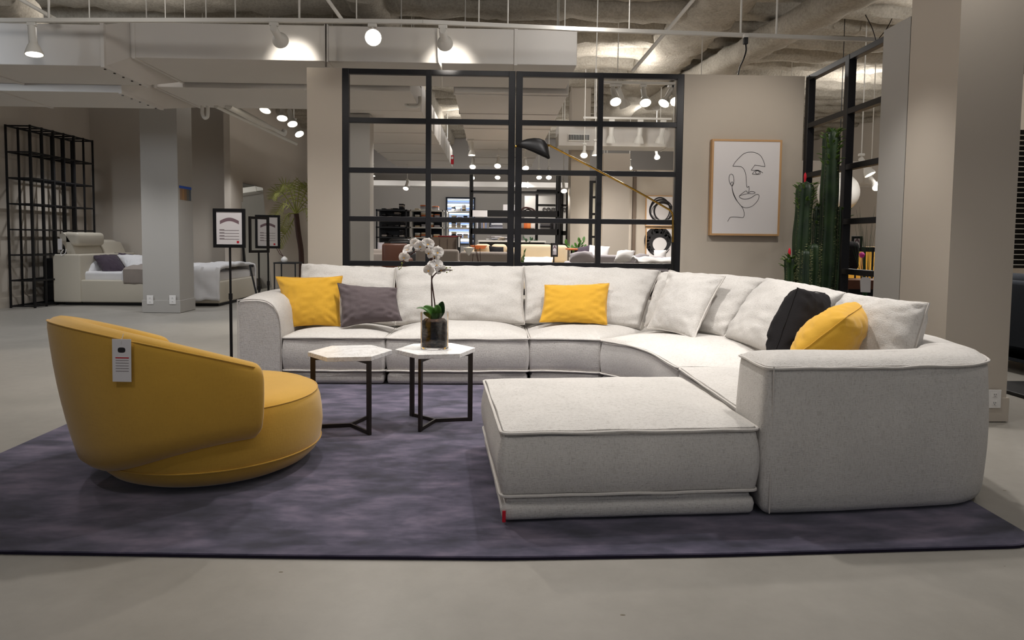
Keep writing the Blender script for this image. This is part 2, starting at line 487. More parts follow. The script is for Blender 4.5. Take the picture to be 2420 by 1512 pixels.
struct('wall_column_middle', MB().box((-2.02, 9.70, 0), (-1.74, 10.0, 2.94)), 'wallgrey')
struct('baseboard_left', MB().box((-8.02, -3, 0), (-8.0, 13.9, .16)), 'wall')
struct('baseboard_back', MB().box((-8.02, 13.88, 0), (-5.2, 13.9, .16)), 'wall')
struct('trim_6', MB().box((-5.2, 13.4, 0), (-5.08, 14.05, ZC)), 'wall')

# steel divider windows, one kind structure each with posts and rails
RZ = [0.03, .478, .957, 1.40, 1.88, 2.37, 2.845]
def divider(name, u0, u1, posts, axis, v, w=.052, dep=.06, edge=.065):
    o = thing(name, None, None, ((u0, v, 0) if axis == 'x' else (v, u0, 0)), kind='structure')
    def bx(a0, a1, z0, z1, d): 
        return MB().box((a0, v-d/2, z0), (a1, v+d/2, z1)) if axis == 'x' else MB().box((v-d/2, a0, z0), (v+d/2, a1, z1))
    for i, p in enumerate(posts):
        ww = edge if p in (u0, u1) else w
        a0 = p if p == u0 else (p-ww if p == u1 else p-ww/2)
        bx(a0, a0+ww, 0, 2.87, dep).build('frame_post', 'frame', o, bevel=.003)
    for i, z in enumerate(RZ):
        hh = .05
        bx(u0+.01, u1-.01, z-hh/2, z+hh/2, dep-.006).build('frame_rail', 'frame', o, bevel=.003)
    return o
xc = at(1217, 400, Y=6.85).x
xv1 = at(1012, 400, Y=6.85).x; xv3 = at(1417, 400, Y=6.85).x
divider('window_1', -1.500, xc-.004, [-1.500, xv1, xc-.004], 'x', 6.88)
divider('window_2', xc+.004, 1.886, [xc+.004, xv3, 1.886], 'x', 6.88)
divider('window_3', 5.40, 6.86, [5.40, 6.06, 6.86], 'y', 3.15, edge=.07, dep=.07, w=.07)

# ------------------------------------------------------------------ overhead services
W_ = 'white_duct'
def duct(name, label, a, b, seams='x', step=1.2, group=None, start=0.6):
    t = thing(name, label, 'duct', ((a[0]+b[0])/2, (a[1]+b[1])/2, a[2]), group)
    MB().box(a, b).build('duct_body', W_, t, bevel=.006)
    for hx_ in (a[0]+.12, b[0]-.12):
        for hy_ in (a[1]+.1, b[1]-.1): MB().tube([(hx_, hy_, b[2]-.01), (hx_, hy_, ZC)], .006, 6).build('hanger_rod', 'whitemetal', t)
    mb = MB(); e = .012; i = 0 if seams == 'x' else 1
    p = a[i]+start
    while p < b[i]-.1:
        lo = [a[k]-e for k in range(3)]; hi = [b[k]+e for k in range(3)]
        lo[i] = p; hi[i] = p+.035; MB().box(lo, hi).build('flange', W_, t, bevel=.003); p += step
    
    return t
Y1 = 7.12; z1 = at(600, 141, Y=Y1).z; zt1 = at(600, 57, Y=Y1).z; Yb1 = at(600, 197, z=z1).y
xo1 = at(308, 140, Y=Y1).x; Yl = 6.78; zl = at(120, 154, Y=Yl).z; ztl = at(120, 56, Y=Yl).z; Ybl = at(120, 198, z=zl).y; xo0 = at(247, 150, Y=Yl).x
duct('air_duct', 'long white rectangular duct running above the black window divider', (xo1, Y1, z1), (at(1364, 100, Y=Y1).x, Yb1, zt1), start=.02, step=1.93)
def offset_duct(name_label, xa, xb, ya0, ya1, za, zat, yb0, yb1, zb, zbt, x_end=-8.0):
    """a duct run whose end section jogs over to meet the next run"""
    t = thing('air_duct', name_label, 'duct', (-6, ya0, za))
    MB().box((x_end, ya0, za), (xa, ya1, zat)).build('duct_body', W_, t, bevel=.006)
    vs = [(xa, ya0, za), (xa, ya1, za), (xa, ya1, zat), (xa, ya0, zat), (xb, yb0, zb), (xb, yb1, zb), (xb, yb1, zbt), (xb, yb0, zbt)]
    MB().add(vs, [(0, 1, 2, 3), (4, 7, 6, 5), (0, 4, 5, 1), (1, 5, 6, 2), (2, 6, 7, 3), (3, 7, 4, 0)]).build('offset_piece', W_, t)
    for x in (xa-2.9, xa-1.35, xa-.03): MB().box((x, ya0-.014, za-.014), (x+.035, ya1+.014, zat+.014)).build('flange', W_, t, bevel=.003)
    for x, y0, y1, z in ((xa, ya0, ya1, za), (xb, yb0, yb1, zb)):
        for k in range(5): y = y0+(y1-y0)*(k+.3)/5; MB().box((x-.03, y-.008, z-.024), (x-.014, y+.008, z-.002)).build('bolt', 'bronze', t)
offset_duct('white duct section at the upper left with an angled offset end', xo0, xo1, Yl, Ybl, zl, ztl, Y1, Yb1, z1, zt1)
Y2 = Yb1+.03; z2 = at(500, 208, Y=Y2).z; Yb2 = at(600, 256, z=z2).y; x20 = at(360, 208, Y=Y2).x
duct('air_duct', 'second white duct behind the long one, lower edge over the sleeping area', (x20, Y2, z2), (-1.0, Yb2, z2+.3), start=.02, step=1.75)
Yl2 = Ybl+.03; zl2 = at(120, 216, Y=Yl2).z
offset_duct('lower white duct over the black shelf rack at the far left', at(288, 216, Y=Yl2).x, x20, Yl2, at(120, 253, z=zl2).y, zl2, zl2+.3, Y2, Yb2, z2, z2+.3)
t = duct('air_duct', 'wide white duct running away beyond the centre of the divider', (-.48, Yb1+.03, 2.95), (.88, 16.4, 3.3), seams='y', step=1.25, start=.1)
duct('air_duct', 'broad white duct running away behind the left half of the divider', (-2.35, Yb2+.03, 2.95), (-1.0, 16.6, 3.35), seams='y', step=1.3)
duct('air_duct', 'white duct with a dark grille seen through the right of the divider', (1.2, 12.75+.1, 2.98), (3.6, 13.45, 3.38), start=.75, step=1.3)
duct('air_duct', 'short white duct hanging in the right room behind the cacti', (4.9, 11.5, 2.02+.2), (8.8, 12.1, 2.6), start=1.5, step=1.6)
duct('air_duct', 'pale duct low against the far wall', (-4.9, 18.6, 2.64), (3.2, 19.3, 2.78), start=1., step=1.6)
g = thing('air_grille', 'dark slatted air grille in the front of the far duct', 'vent', (1.65, 12.84, 3.2))
a = at(1343, 316, Y=12.84); b = at(1393, 334, Y=12.84)
MB().box((a.x, 12.82, b.z), (b.x, 12.86, a.z)).build('frame', 'whitemetal', g)
mb = MB()
for k in range(13):
    x = a.x+.02+(b.x-a.x-.04)*k/12; mb.box((x-.008, 12.805, b.z+.02), (x+.008, 12.822, a.z-.02))
mb.build('slats', 'black', g)

def pipe(name, label, cat, pts, r, mt='whitemetal', group=None, smooth=6):
    return tag(MB().tube(crom(pts, smooth) if len(pts) > 2 else pts, r, 10).build(name, mt, smooth=True), label, cat, group)
# track rail across the room with its hangers
ra = at(-20, 47, z=3.14); rb = at(2120, 96, z=3.14)
rail = thing('track_rail', 'long white lighting track spanning the showroom below the ceiling', 'light track', tuple((ra+rb)/2))
def bar(a, b, w, h):
    a = Vector(a); b = Vector(b); d = b-a; l = d.length; t = d.normalized(); up = Vector((0, 0, 1))
    if abs(t.z) > .95: up = Vector((0, 1, 0))
    s = t.cross(up).normalized(); u = s.cross(t)
    vs = []
    for q in (a, b):
        for i, j in ((-1, -1), (1, -1), (1, 1), (-1, 1)): vs.append(q+s*i*w/2+u*j*h/2)
    return vs, [(0, 1, 2, 3), (4, 7, 6, 5), (0, 4, 5, 1), (1, 5, 6, 2), (2, 6, 7, 3), (3, 7, 4, 0)]
TP = [at(x, y, z=3.16) for x, y in ((-20, 48), (640, 48), (1000, 52), (1365, 69), (1750, 83), (2112, 96))]
for a_, b_ in zip(TP, TP[1:]): MB().add(*bar(a_, b_, .035, .035)).build('track_body', 'whitemetal', rail)
def rail_at(px):
    for k in range(241):
        f = k/240*(len(TP)-1); i = min(int(f), len(TP)-2); p = TP[i].lerp(TP[i+1], f-i)
        d = p-CAM; X = PX+F*d.dot(RX)/d.dot(_f)
        if X >= px: return p.copy()
    return p.copy()
for px in (105, 198, 484, 551, 702, 840, 1130, 1196, 1484, 1745, 1830):
    p = rail_at(px); w = .012 if px in (198, 484, 551, 840, 1130, 1196, 1484) else .02
    MB().tube([p+Vector((0, 0, .01)), (p.x, p.y, ZC)], w/2, 8).build('hanger_rod', 'whitemetal', rail, smooth=True)
pipe('ceiling_brace', 'white diagonal brace rod rising above the right end of the long duct', 'brace', [at(1495, 168, Y=8.6), at(1648, -12, Y=7.6)], .022)
pipe('ceiling_brace', 'white diagonal brace rod above the duct, over the stub wall', 'brace', [at(808, 46, Y=6.9), at(765, -14, Y=6.7)], .018)
pipe('ceiling_brace', 'white diagonal brace rod at the upper left corner', 'brace', [at(132, 46, Y=6.6), at(30, -12, Y=6.3)], .018)
pipe('duct_hanger_rod', 'thin rod dropping past the duct onto the stub wall', 'rod', [at(770, 158, Y=7.0), at(770, 50, Y=7.0)], .008, 'bronze')
pipe('duct_hanger_rod', 'white rod with a hooked end above the divider, second pane', 'rod', [at(1035, 68, Y=7.0), at(1037, 135, Y=7.0), at(1042, 158, Y=7.02), at(1044, 205, Y=7.6)], .012)
pipe('water_pipe', 'upper white pipe of the pair running back along the left alcove wall', 'pipe', [at(540, 250, Y=9.3), at(600, 282, Y=10.6), at(664, 316, Y=12.6), at(672, 310, Y=12.9)], .05)
pipe('water_pipe', 'lower thin white pipe running back along the left alcove wall', 'pipe', [at(510, 250, Y=9.3), at(700, 340, Y=13.2)], .03)
pipe('drain_pipe', 'short white u-shaped drain pipe under the duct left of the stub wall', 'pipe', [at(478, 250, Y=9), at(478, 268, Y=9), at(483, 278, Y=9), at(490, 276, Y=9), at(491, 262, Y=9), at(491, 250, Y=9)], .022)
pipe('drain_pipe', 'white u-shaped drain pipe seen through the upper left pane', 'pipe', [at(962, 230, Y=9), at(960, 246, Y=9), at(966, 252, Y=9), at(985, 252, Y=9), at(992, 244, Y=9), at(992, 228, Y=9)], .022)
pipe('power_cable', 'black cable hanging from the track down behind the picture wall', 'cable', [at(1762, 100, Y=6.45), at(1763, 120, Y=6.5), at(1757, 140, Y=6.6), at(1748, 160, Y=6.8), at(1744, 180, Y=7.25)], .008, 'black')
o = thing('cable_plug', 'black plug box where the cable meets the track', 'plug', tuple(at(1762, 98, Y=6.45)))
p = at(1762, 97, Y=6.45); MB().rbox((p.x-.02, p.y-.02, p.z-.03), (p.x+.02, p.y+.02, p.z+.03), .006).build('plug_body', 'black', o)
MB().rbox((p.x-.022, p.y-.02, p.z+.03), (p.x+.022, p.y+.02, 3.15), .004).build('track_adapter', 'whitemetal', o)
for i, (x0, y0, x1, y1, Y) in enumerate(((2070, 95, 2045, 35, 5.9), (2078, 90, 2108, 44, 5.9))):
    pipe('guy_wire', ['thin wire rising left from the top of the side divider', 'short twisted wire rising right from the top of the side divider'][i], 'wire', [at(x0, y0, Y=Y), at((x0+x1)/2+3, (y0+y1)/2, Y=Y), at(x1, y1, Y=Y)], .004, 'bronze')
p = at(1408, 172, Y=7.1)
pipe('guy_wire', 'thin chain dropping onto the divider right of the long duct', 'wire', [p, at(1410, 115, Y=7.1), at(1413, 0, Y=7.1)], .005, 'whitemetal')

# ------------------------------------------------------------------ track spotlights
lightno = [0]
def lamp(loc, dirv, power, size=75, blend=.7, radius=.05, col=(1, .93, .84), parent=None, kind='SPOT'):
    ld = D.lights.new('spot_beam', kind); ld.energy = power; ld.color = col
    ld.shadow_soft_size = radius
    if kind == 'SPOT': ld.spot_size = rad(size); ld.spot_blend = blend
    o = D.objects.new('spot_beam', ld); COL.objects.link(o)
    o.rotation_euler = Vector(dirv).to_track_quat('-Z', 'Y').to_euler()
    o.location = loc
    if parent: o.parent = parent; o.location = Vector(loc)-parent.location
    return o
def spot(mount, aim, label, group=None, s=1.0, lit=True, stem=.07, power=0, size=75, name='track_spotlight', col=(1, .93, .84), radius=.05):
    """white track head: adapter, stem, cylinder neck, flared bell, lamp face"""
    mount = Vector(mount); t = thing(name, label, 'spotlight', tuple(mount), group)
    d = (Vector(aim)-mount).normalized()
    MB().rbox(mount+Vector((-.035, -.018, -.03))*s, mount+Vector((.035, .018, .0))*s, .006*s, 2).build('track_adapter', 'whitemetal', t)
    k = mount+Vector((0, 0, -stem*s)); MB().tube([mount, k], .009*s, 8).build('stem', 'whitemetal', t, smooth=True)
    q = d.to_track_quat('Z', 'Y').to_matrix().to_4x4(); q.translation = k
    MB().lathe([(0, -.02), (.026, -.02), (.03, -.012), (.03, .12), (.034, .125), (.045, .145), (.062, .19), (.066, .21), (.061, .21), (.05, .175), (0, .17)], seg=20, M=q @ Matrix.Scale(s, 4)).build('lamp_head', 'whitemetal', t, smooth=True)
    MB().lathe([(0, .176), (.05, .178), (.054, .196), (.04, .207), (0, .212)], seg=20, M=q @ Matrix.Scale(s, 4)).build('bulb', 'bulb' if lit else 'white', t, smooth=True)
    if power: lamp(k+d*.225*s, d, power, size, radius=radius, parent=t, col=col)
    return t
def drop(px, Y, zt=3.14): p = at(px, 60, Y=Y); return Vector((p.x, Y, zt))
p1, p2, p3, p4 = rail_at(62), rail_at(641), rail_at(878), rail_at(1040)
for p in (p1, p2, p3, p4): p.z -= .018
SP = 95
spot(p1, p1+Vector((.12, -.1, -1)), 'white track spotlight pointing down, leftmost on the long track', power=SP, stem=.05, s=1.15)
spot(p2, at(694, 138, Y=7.12), 'white track spotlight tilted onto the duct left of the stub wall', power=30, size=62, stem=.05, s=1.15)
spot(p3, (0.1, 0.5, .9), 'white track spotlight facing the camera, glowing over the divider corner', power=SP, stem=.09, s=1.15)
spot(p4, at(1062, 150, Y=7.12), 'white track spotlight turned to the duct over the second pane', power=30, size=62, stem=.05, s=1.15)
# rooms beyond: heads on short tracks
def short_track(x0, x1, Y, z, label):
    t = thing('track_rail', label, 'light track', ((x0+x1)/2, Y, z))
    MB().box((x0, Y-.017, z-.017), (x1, Y+.017, z+.017)).build('track_body', 'whitemetal', t)
    for x in (x0+.2, x1-.2): MB().tube([(x, Y, z), (x, Y, ZC)], .006, 6).build('hanger_rod', 'whitemetal', t)
short_track(1.4, 2.9, 9.0, 3.27, 'short white track carrying the bright lamps behind the upper right pane')
for i, (px, py, aim, lit) in enumerate(((1450, 236, (0.1, -1, -1.3), 1), (1477, 226, (.5, .3, -1), 1), (1520, 238, (0, -1, -1.4), 1), (1568, 240, (-.6, -.5, -1), 1), (1590, 238, (-.1, -1, -1.1), 1))):
    p = at(px, py, Y=9.0); lab = ['glowing spotlight at the left of the row behind the upper right pane', 'spotlight turned away beside the leftmost glowing lamp in the upper right pane', 'round glowing spotlight in the middle of the upper right pane', 'spotlight glowing sideways left of the last lamp in the upper right pane', 'glowing spotlight nearest the right frame of the upper right pane'][i]
    a = Vector(aim).normalized(); mnt = Vector((p.x-a.x*.2, 9.0, 3.25))
    spot(mnt, mnt+a*2, lab, power=60, stem=.06, s=1.15)
short_track(1.6, 3.2, 12.4, 3.42, 'white track in front of the duct with the grille')
for i, px in enumerate((1445, 1513, 1567)):
    p = at(px, 313, Y=12.4)
    spot((p.x, 12.4, 3.40), (p.x+(.0, -.05, -.2)[i], 12.7, 2.0), 'unlit-looking spotlight before the grilled duct, %s of three' % ('left', 'middle', 'right')[i], power=40, s=1.5)
far = [(1117, 395, 14, 'in the left of the row over the black display shelf'), (1176, 393, 13, 'brightest, left of the divider mullion'), (1242, 398, 13, 'right of the mullion under the lamp shade'),
       (1176, 420, 16, 'below the brightest one, just under the rail'), (1274, 420, 16, 'left one of the close pair under the rail'), (1297, 420, 15, 'right one of the close pair under the rail'),
       (959, 446, 16, 'alone over the dark shelving'), (1333, 452, 14, 'over the lettered wall beside the tan column'), (1380, 368, 12, 'left of the pair below the grille'), (1407, 367, 12, 'right of the pair below the grille'),
       (1553, 373, 15, 'over the picture room at the far right'), (1488, 398, 16, 'beside the edge of the pale column'), (1115, 367, 12, 'flat glow high in the second bay'), (880, 416, 15, 'small glow in the left bay beside the column'), (1116, 421, 17, 'by the top of the black shelf post')]
for px, py, Y, lab in far:
    p = at(px, py, Y=Y); a = Vector((R_.uniform(-.15, .15), -.8, -1)).normalized() if py not in (367, 416) else Vector((0, -.1, -1)).normalized()
    mnt = p-a*.2+Vector((0, 0, .08))
    spot(mnt, mnt+a*2, 'small glowing track spotlight '+lab, power=24, stem=.07, s=1.0)
    MB().tube([mnt, (mnt.x, mnt.y, ZC)], .008, 6).build('drop_rod', 'whitemetal', [o for o in D.objects if o.get('label', '').endswith(lab)][0])
for i, (px, py, Y) in enumerate(((627, 257, 9.6), (667, 276, 10.2), (691, 290, 10.8), (707, 314, 11.6))):
    p = at(px, py, Y=Y); a = Vector((-.15+.25*i, -.5, -1)).normalized(); mnt = p-a*.24+Vector((0, 0, .07))
    t_ = spot(mnt, mnt+a*2, 'white glowing spotlight left of the stub wall, %s' % ('furthest left against the duct edge', 'second from the left', 'third from the left', 'lowest of the four')[i], power=70, s=1.2)
    MB().tube([mnt, (mnt.x, mnt.y, ZC)], .008, 6).build('drop_rod', 'whitemetal', t_)
for i, (px, py, Y) in enumerate(((2052, 408, 9.5), (2070, 440, 11))):
    p = at(px, py, Y=Y); a = Vector((.4, -.4, -1)).normalized() if i == 0 else Vector((0, -1, -.8)).normalized(); mnt = p-a*.2+Vector((0, 0, .1))
    t_ = spot(mnt, mnt+a*2, 'spotlight seen through the side divider, %s' % ('upper, tilted white head', 'lower, round glow')[i], power=70, s=1.2)
    MB().tube([mnt, (mnt.x, mnt.y, ZC)], .008, 6).build('drop_rod', 'whitemetal', t_)
# exit-sign-like red device is only a red smudge in the photograph
t = thing('alarm_strobe', 'small red alarm device high on the white duct wall', 'alarm', tuple(at(1069, 374, Y=14)))
p = at(1069, 374, Y=14); MB().rbox((p.x-.03, p.y-.03, p.z-.12), (p.x+.03, p.y+.03, p.z+.06), .01).build('housing', 'red', t); MB().rbox((p.x-.02, p.y-.05, p.z-.02), (p.x+.02, p.y-.03, p.z+.03), .005).build('lens', 'white', t)
# ------------------------------------------------------------------ rug
rp = [(-2.66, 2.62), (-1.85, 2.555), (-.8, 2.515), (.04, 2.495), (.88, 2.52), (2.12, 2.59), (2.22, 2.66), (2.24, 3.1), (2.26, 5.8), (-2.70, 5.8)]
rp = [(p.x, p.y) for p in round_poly(rp, .05, 3)]
rug = thing('area_rug', 'large mottled purple-grey rug under the sofa, armchair and tables', 'rug', (-.2, 4, 0))
MB().prism(rp, .0015, .011).build('rug_backing', 'rugedge', rug)
c_ = Vector((-.2, 4.1))
MB().rings([[(x, y, .0115) for x, y in rp], [(c_.x+(x-c_.x)*.998, c_.y+(y-c_.y)*.998, .016) for x, y in rp]], cap0=False).build('rug_pile', 'rug', rug)
RUG = .017

# ------------------------------------------------------------------ sectional sofa
sofa = thing('sectional_sofa', 'long off-white fabric sectional sofa curving round the purple rug', 'sofa', (.4, 5.4, RUG))
Z0, ZM, ZS = .115, .118, .395
def seatmod(poly, rs, zt, seed, label=None):
    out = round_poly(poly, rs)
    upholstered(out, ZM, ZS, zt, sofa, 'seat', seed=seed)
    o2 = resample(out, .08); nn = normals2(o2)
    rr = lambda off, z: [(p.x+n.x*off, p.y+n.y*off, z) for p, n in zip(o2, nn)]
    MB().rings([rr(-.03, RUG+.003), rr(-.012, RUG+.012), rr(-.006, .05), rr(-.006, .085), rr(-.02, .108), rr(-.04, .116)]).build('base', 'sofa', sofa, smooth=True)
seatmod([(-1.695, 5.53), (-.875, 5.53), (-.875, 6.4), (-1.695, 6.4)], [.03, .03, .02, .02], .447, 1)
seatmod([(-.862, 5.53), (-.3, 5.52), (.297, 5.55), (.297, 6.4), (-.862, 6.4)], [.03, .5, .03, .02, .02], .485, 2)
seatmod([(.31, 5.56), (.60, 5.56), (.872, 5.50), (1.72, 6.38), (1.4, 6.42), (.31, 6.42)], [.02, .3, .02, .1, .1, .02], .475, 3)
seatmod([(.882, 5.49), (1.06, 5.25), (1.155, 4.95), (1.185, 4.30), (2.2, 4.30), (2.2, 5.6), (1.73, 6.37)], [.02, .3, .3, .02, .02, .3, .1], .475, 4)
seatmod([(1.195, 3.17), (2.2, 3.25), (2.2, 4.287), (1.195, 4.287)], [.02, .02, .02, .02], .45, 5)

# armrests
def arm_left():
    prof0 = [(.0, RUG+.004), (.0, .50), (.0, .675), (.012, .69), (.06, .697), (.16, .70), (.235, .685), (.29, .645), (.325, .58), (.34, .50), (.345, .40), (.345, .2), (.345, RUG+.004)]
    rings = []; x0 = -2.055
    for i in range(15):
        t = i/14; y = 5.53+1.0*t; sc = 1 if 0 < i < 14 else .94; k = .006 if i in (0, 14) else 0
        pr = []
        for s, z in prof0:
            zz = z+(.028*math.sin(min(1, t*1.6)*math.pi*.5))*(1 if z > .5 else 0)
            cx = x0+.1725; cz = .35
            b = wob((s, y, z), 4, .006, 3)+.012*math.sin(math.pi*t)
            X = x0+s; X = cx+(X-cx)*(1+(0 if sc == 1 else -.05))+(b if s > .17 else -b)
            Z = zz if sc == 1 else cz+(zz-cz)*.972 if z > .05 else zz
            pr.append((X, y+(0 if sc == 1 else (.006 if i == 0 else -.006)), Z))
        rings.append(pr)
    a = MB().rings(rings).build('armrest', 'sofa', sofa, smooth=True)
    for yy in (5.537,):
        pts = [(x0+s, yy+wob((s*3, z*3, 0), 2, .004), z+.004) for s, z in prof0]
        pts = crom(pts, 4)
        MB().tube(pts, .0055, 6).build('piping', 'pipe', a, smooth=True)
arm_left()
# right arm: front corner block turning into the back rest
def arm_right():
    out = [(1.172, 2.855), (1.60, 2.885), (2.12, 2.955), (2.30, 3.06), (2.40, 3.25), (2.46, 3.5), (2.50, 3.9), (2.50, 4.28), (2.22, 4.28), (2.20, 3.6), (2.12, 3.27), (1.172, 3.205)]
    out = round_poly(out, [.045, .3, .12, .1, .12, .2, .3, .03, .03, .2, .15, .045], 4)
    o = resample(out, .035); nn = normals2(o)
    # spine for the crowned top
    spine = [Vector(p) for p in [(1.3, 3.03), (1.7, 3.05), (2.1, 3.13), (2.26, 3.3), (2.33, 3.6), (2.36, 4.1)]]
    def near(p):
        b = None
        for i in range(len(spine)-1):
            a, c = spine[i], spine[i+1]; t = max(0, min(1, (p-a).dot(c-a)/(c-a).length_squared)); q = a+(c-a)*t
            if b is None or (q-p).length < (b-p).length: b = q
        return b
    nb = [near(p) for p in o]
    def ring(off, z, k=0):
        r = []
        for p, n, q in zip(o, nn, nb):
            pp = (p+n*off).lerp(q, k); r.append((pp.x, pp.y, z+wob((pp.x, pp.y, z), 5, .004, 7)))
        return r
    ZT = .665
    rg = [ring(-.04, RUG+.003), ring(-.012, RUG+.015), ring(0, .06)]
    for i in range(1, 9): rg.append(ring(.014*math.sin(math.pi*i/9), .06+(ZT-.10)*i/9))
    rg += [ring(.0, ZT-.035), ring(-.004, ZT-.012), ring(-.01, ZT), ring(-.006, ZT+.006)]
    for k, dz in ((.08, .014), (.2, .026), (.4, .036), (.65, .042), (.9, .044), (.995, .045)): rg.append(ring(-.006, ZT+dz, k))
    a = MB().rings(rg).build('armrest', 'sofa', sofa, smooth=True)
    pts = [(p.x+n.x*.002, p.y+n.y*.002, ZT+wob((p.x, p.y, 0), 7, .007, 4)) for p, n in zip(o, nn)]
    MB().tube(pts, .0065, 6, closed=True).build('piping', 'pipe', a, smooth=True)
    MB().tube([(1.20+wob((0, 0, z), 5, .003), 2.853-.004, z) for z in [RUG+.02+.64*i/20 for i in range(21)]], .0028, 6).build('piping', 'pipe', a, smooth=True)
    l = MB().rbox((2.42, 3.318, .455), (2.468, 3.324, .53), .002).build('label_tab', 'red', a); l['label'] = 'small red woven tab'
arm_right()
def backframe(pts, w=.24, z=.64):
    pr = lambda t: [(-w/2, .03), (-w/2, z-.05), (-w/2+.03, z-.01), (0, z), (w/2-.03, z-.01), (w/2, z-.05), (w/2, .03)]
    sweep(crom([Vector((p[0], p[1], 0)) for p in pts], 6) and [Vector(p[:2]) for p in crom([(a, b, 0) for a, b in pts], 5)], pr, sofa, 'backrest', 'sofa')
backframe([(-1.72, 6.56), (-1.2, 6.56), (-.87, 6.56)]); backframe([(-.86, 6.56), (-.2, 6.56), (.30, 6.56)])
backframe([(.31, 6.56), (1.0, 6.57), (1.5, 6.55), (1.78, 6.46)])
backframe([(1.82, 6.43), (2.15, 6.1), (2.36, 5.6), (2.38, 5.0), (2.37, 4.30)])
# back cushions, each loose
G = 'off-white back cushions of the sectional sofa'
BC = [('off-white back cushion at the left end behind the yellow and grey pillows', (714, 624, 6.44), (936, 634, 6.44), (934, 768, 6.14), (694, 772, 6.14), .27, 3),
      ('wide off-white back cushion behind the orchid', (933, 632, 6.44), (1240, 630, 6.44), (1240, 766, 6.10), (934, 768, 6.12), .28, 5),
      ('wide off-white back cushion behind the small yellow lumbar pillow', (1236, 629, 6.45), (1561, 641, 6.38), (1513, 775, 5.98), (1238, 762, 6.14), .28, 8)]
for lab, a, b, c, d, t, sd in BC:
    pillow('back_cushion', lab, 'cushion', *[at(x, y, Y=Y) for x, y, Y in (a, b, c, d)], t, 'sofa', G, seed=sd, pinch=.035, pw=.33, wr=.018)
pillow('back_cushion', 'off-white corner back cushion half hidden by the large white pillow', 'cushion', at(1562, 645, Y=6.12), at(1817, 660, Y=5.36), (1.80, 5.22, .47), (1.32, 5.86, .47), .26, 'sofa', G, seed=11, pinch=.02, pw=.3)
pillow('back_cushion', 'off-white back cushion behind the charcoal pillow', 'cushion', at(1818, 659, Y=5.28), at(2000, 693, Y=4.10), (1.86, 4.12, .455), (1.80, 5.18, .465), .26, 'sofa', G, seed=13, pinch=.02, pw=.3)
pillow('back_cushion', 'off-white back cushion at the right end behind the yellow pillow', 'cushion', at(2004, 694, Y=4.02), at(2196, 718, Y=3.42), (2.085, 3.36, .455), (1.84, 4.02, .455), .27, 'sofa', G, seed=17, pinch=.03, pw=.36)
# throw pillows
pillow('throw_pillow', 'large square off-white pillow standing at the sofa corner', 'pillow', at(1582, 639, Y=5.86), at(1714, 654, Y=5.36), at(1640, 802, Y=5.14), at(1530, 776, Y=5.56), .22, 'sofa', seed=21, pinch=.085)
pillow('throw_pillow', 'square mustard yellow pillow leaning at the left armrest', 'pillow', at(651, 653, Y=6.08), at(810, 652, Y=6.02), at(804, 771, Y=5.86), at(682, 773, Y=5.86), .17, 'yellow_cush', pipe='yellow_cush', seed=23, pinch=.07)
pillow('throw_pillow', 'dark grey pillow beside the square yellow one', 'pillow', at(797, 669, Y=5.88), at(938, 680, Y=5.93), at(951, 758, Y=5.78), at(806, 773, Y=5.74), .16, 'grey', pipe='grey', seed=25, pinch=.08)
pillow('throw_pillow', 'small rectangular yellow lumbar pillow in the middle of the sofa', 'pillow', at(1287, 673, Y=6.08), at(1440, 669, Y=6.08), at(1435, 767, Y=5.90), at(1275, 761, Y=5.90), .14, 'yellow_cush', pipe='yellow_cush', seed=27, pinch=.06)
pillow('throw_pillow', 'charcoal black pillow standing edge-on near the right armrest', 'pillow', at(1884, 680, Y=3.86), at(1950, 692, Y=4.14), at(1892, 860, Y=3.95), at(1822, 856, Y=3.60), .27, 'black_fab', pipe='black_fab', seed=29, pinch=.03, pw=.42)
pillow('throw_pillow', 'mustard yellow pillow slumped against the right end cushion', 'pillow', at(1998, 750, Y=3.42), at(2049, 714, Y=3.78), at(1960, 850, Y=3.78), at(1868, 850, Y=3.38), .27, 'yellow_cush', pipe='yellow_cush', seed=31, pinch=.03, pw=.42)

# ------------------------------------------------------------------ ottoman
ott = thing('ottoman', 'large square off-white fabric ottoman in front of the sofa', 'ottoman', (.6, 3.35, RUG))
op = [Vector((.045, 2.790)), Vector((1.150, 2.868)), Vector((1.110, 3.965)), Vector((-.045, 3.865))]
q = round_poly(op, .035)
upholstered(q, ZM+.005, ZS+.005, .452, ott, 'seat', seed=41, bulge=.018)
o2 = resample(q, .05); nn = normals2(o2)
rr = lambda off, z: [(p.x+n.x*(off+wob((p.x, p.y, z), 5, .006, 3)), p.y+n.y*(off+wob((p.x, p.y, z), 5, .006, 3)), z) for p, n in zip(o2, nn)]
MB().rings([rr(-.04, RUG+.003), rr(-.012, RUG+.012), rr(-.004, .04), rr(.0, .07), rr(-.006, .09), rr(-.02, .10), rr(-.022, .112), rr(-.04, .12)]).build('base', 'sofa', ott, smooth=True)
a = at(1187, 1206, Y=2.775); b = at(1195, 1233, Y=2.775)
l = MB().rbox((a.x, 2.768, b.z), (b.x, 2.776, a.z), .002).build('label_tab', 'red', ott); l['label'] = 'small red woven tab'

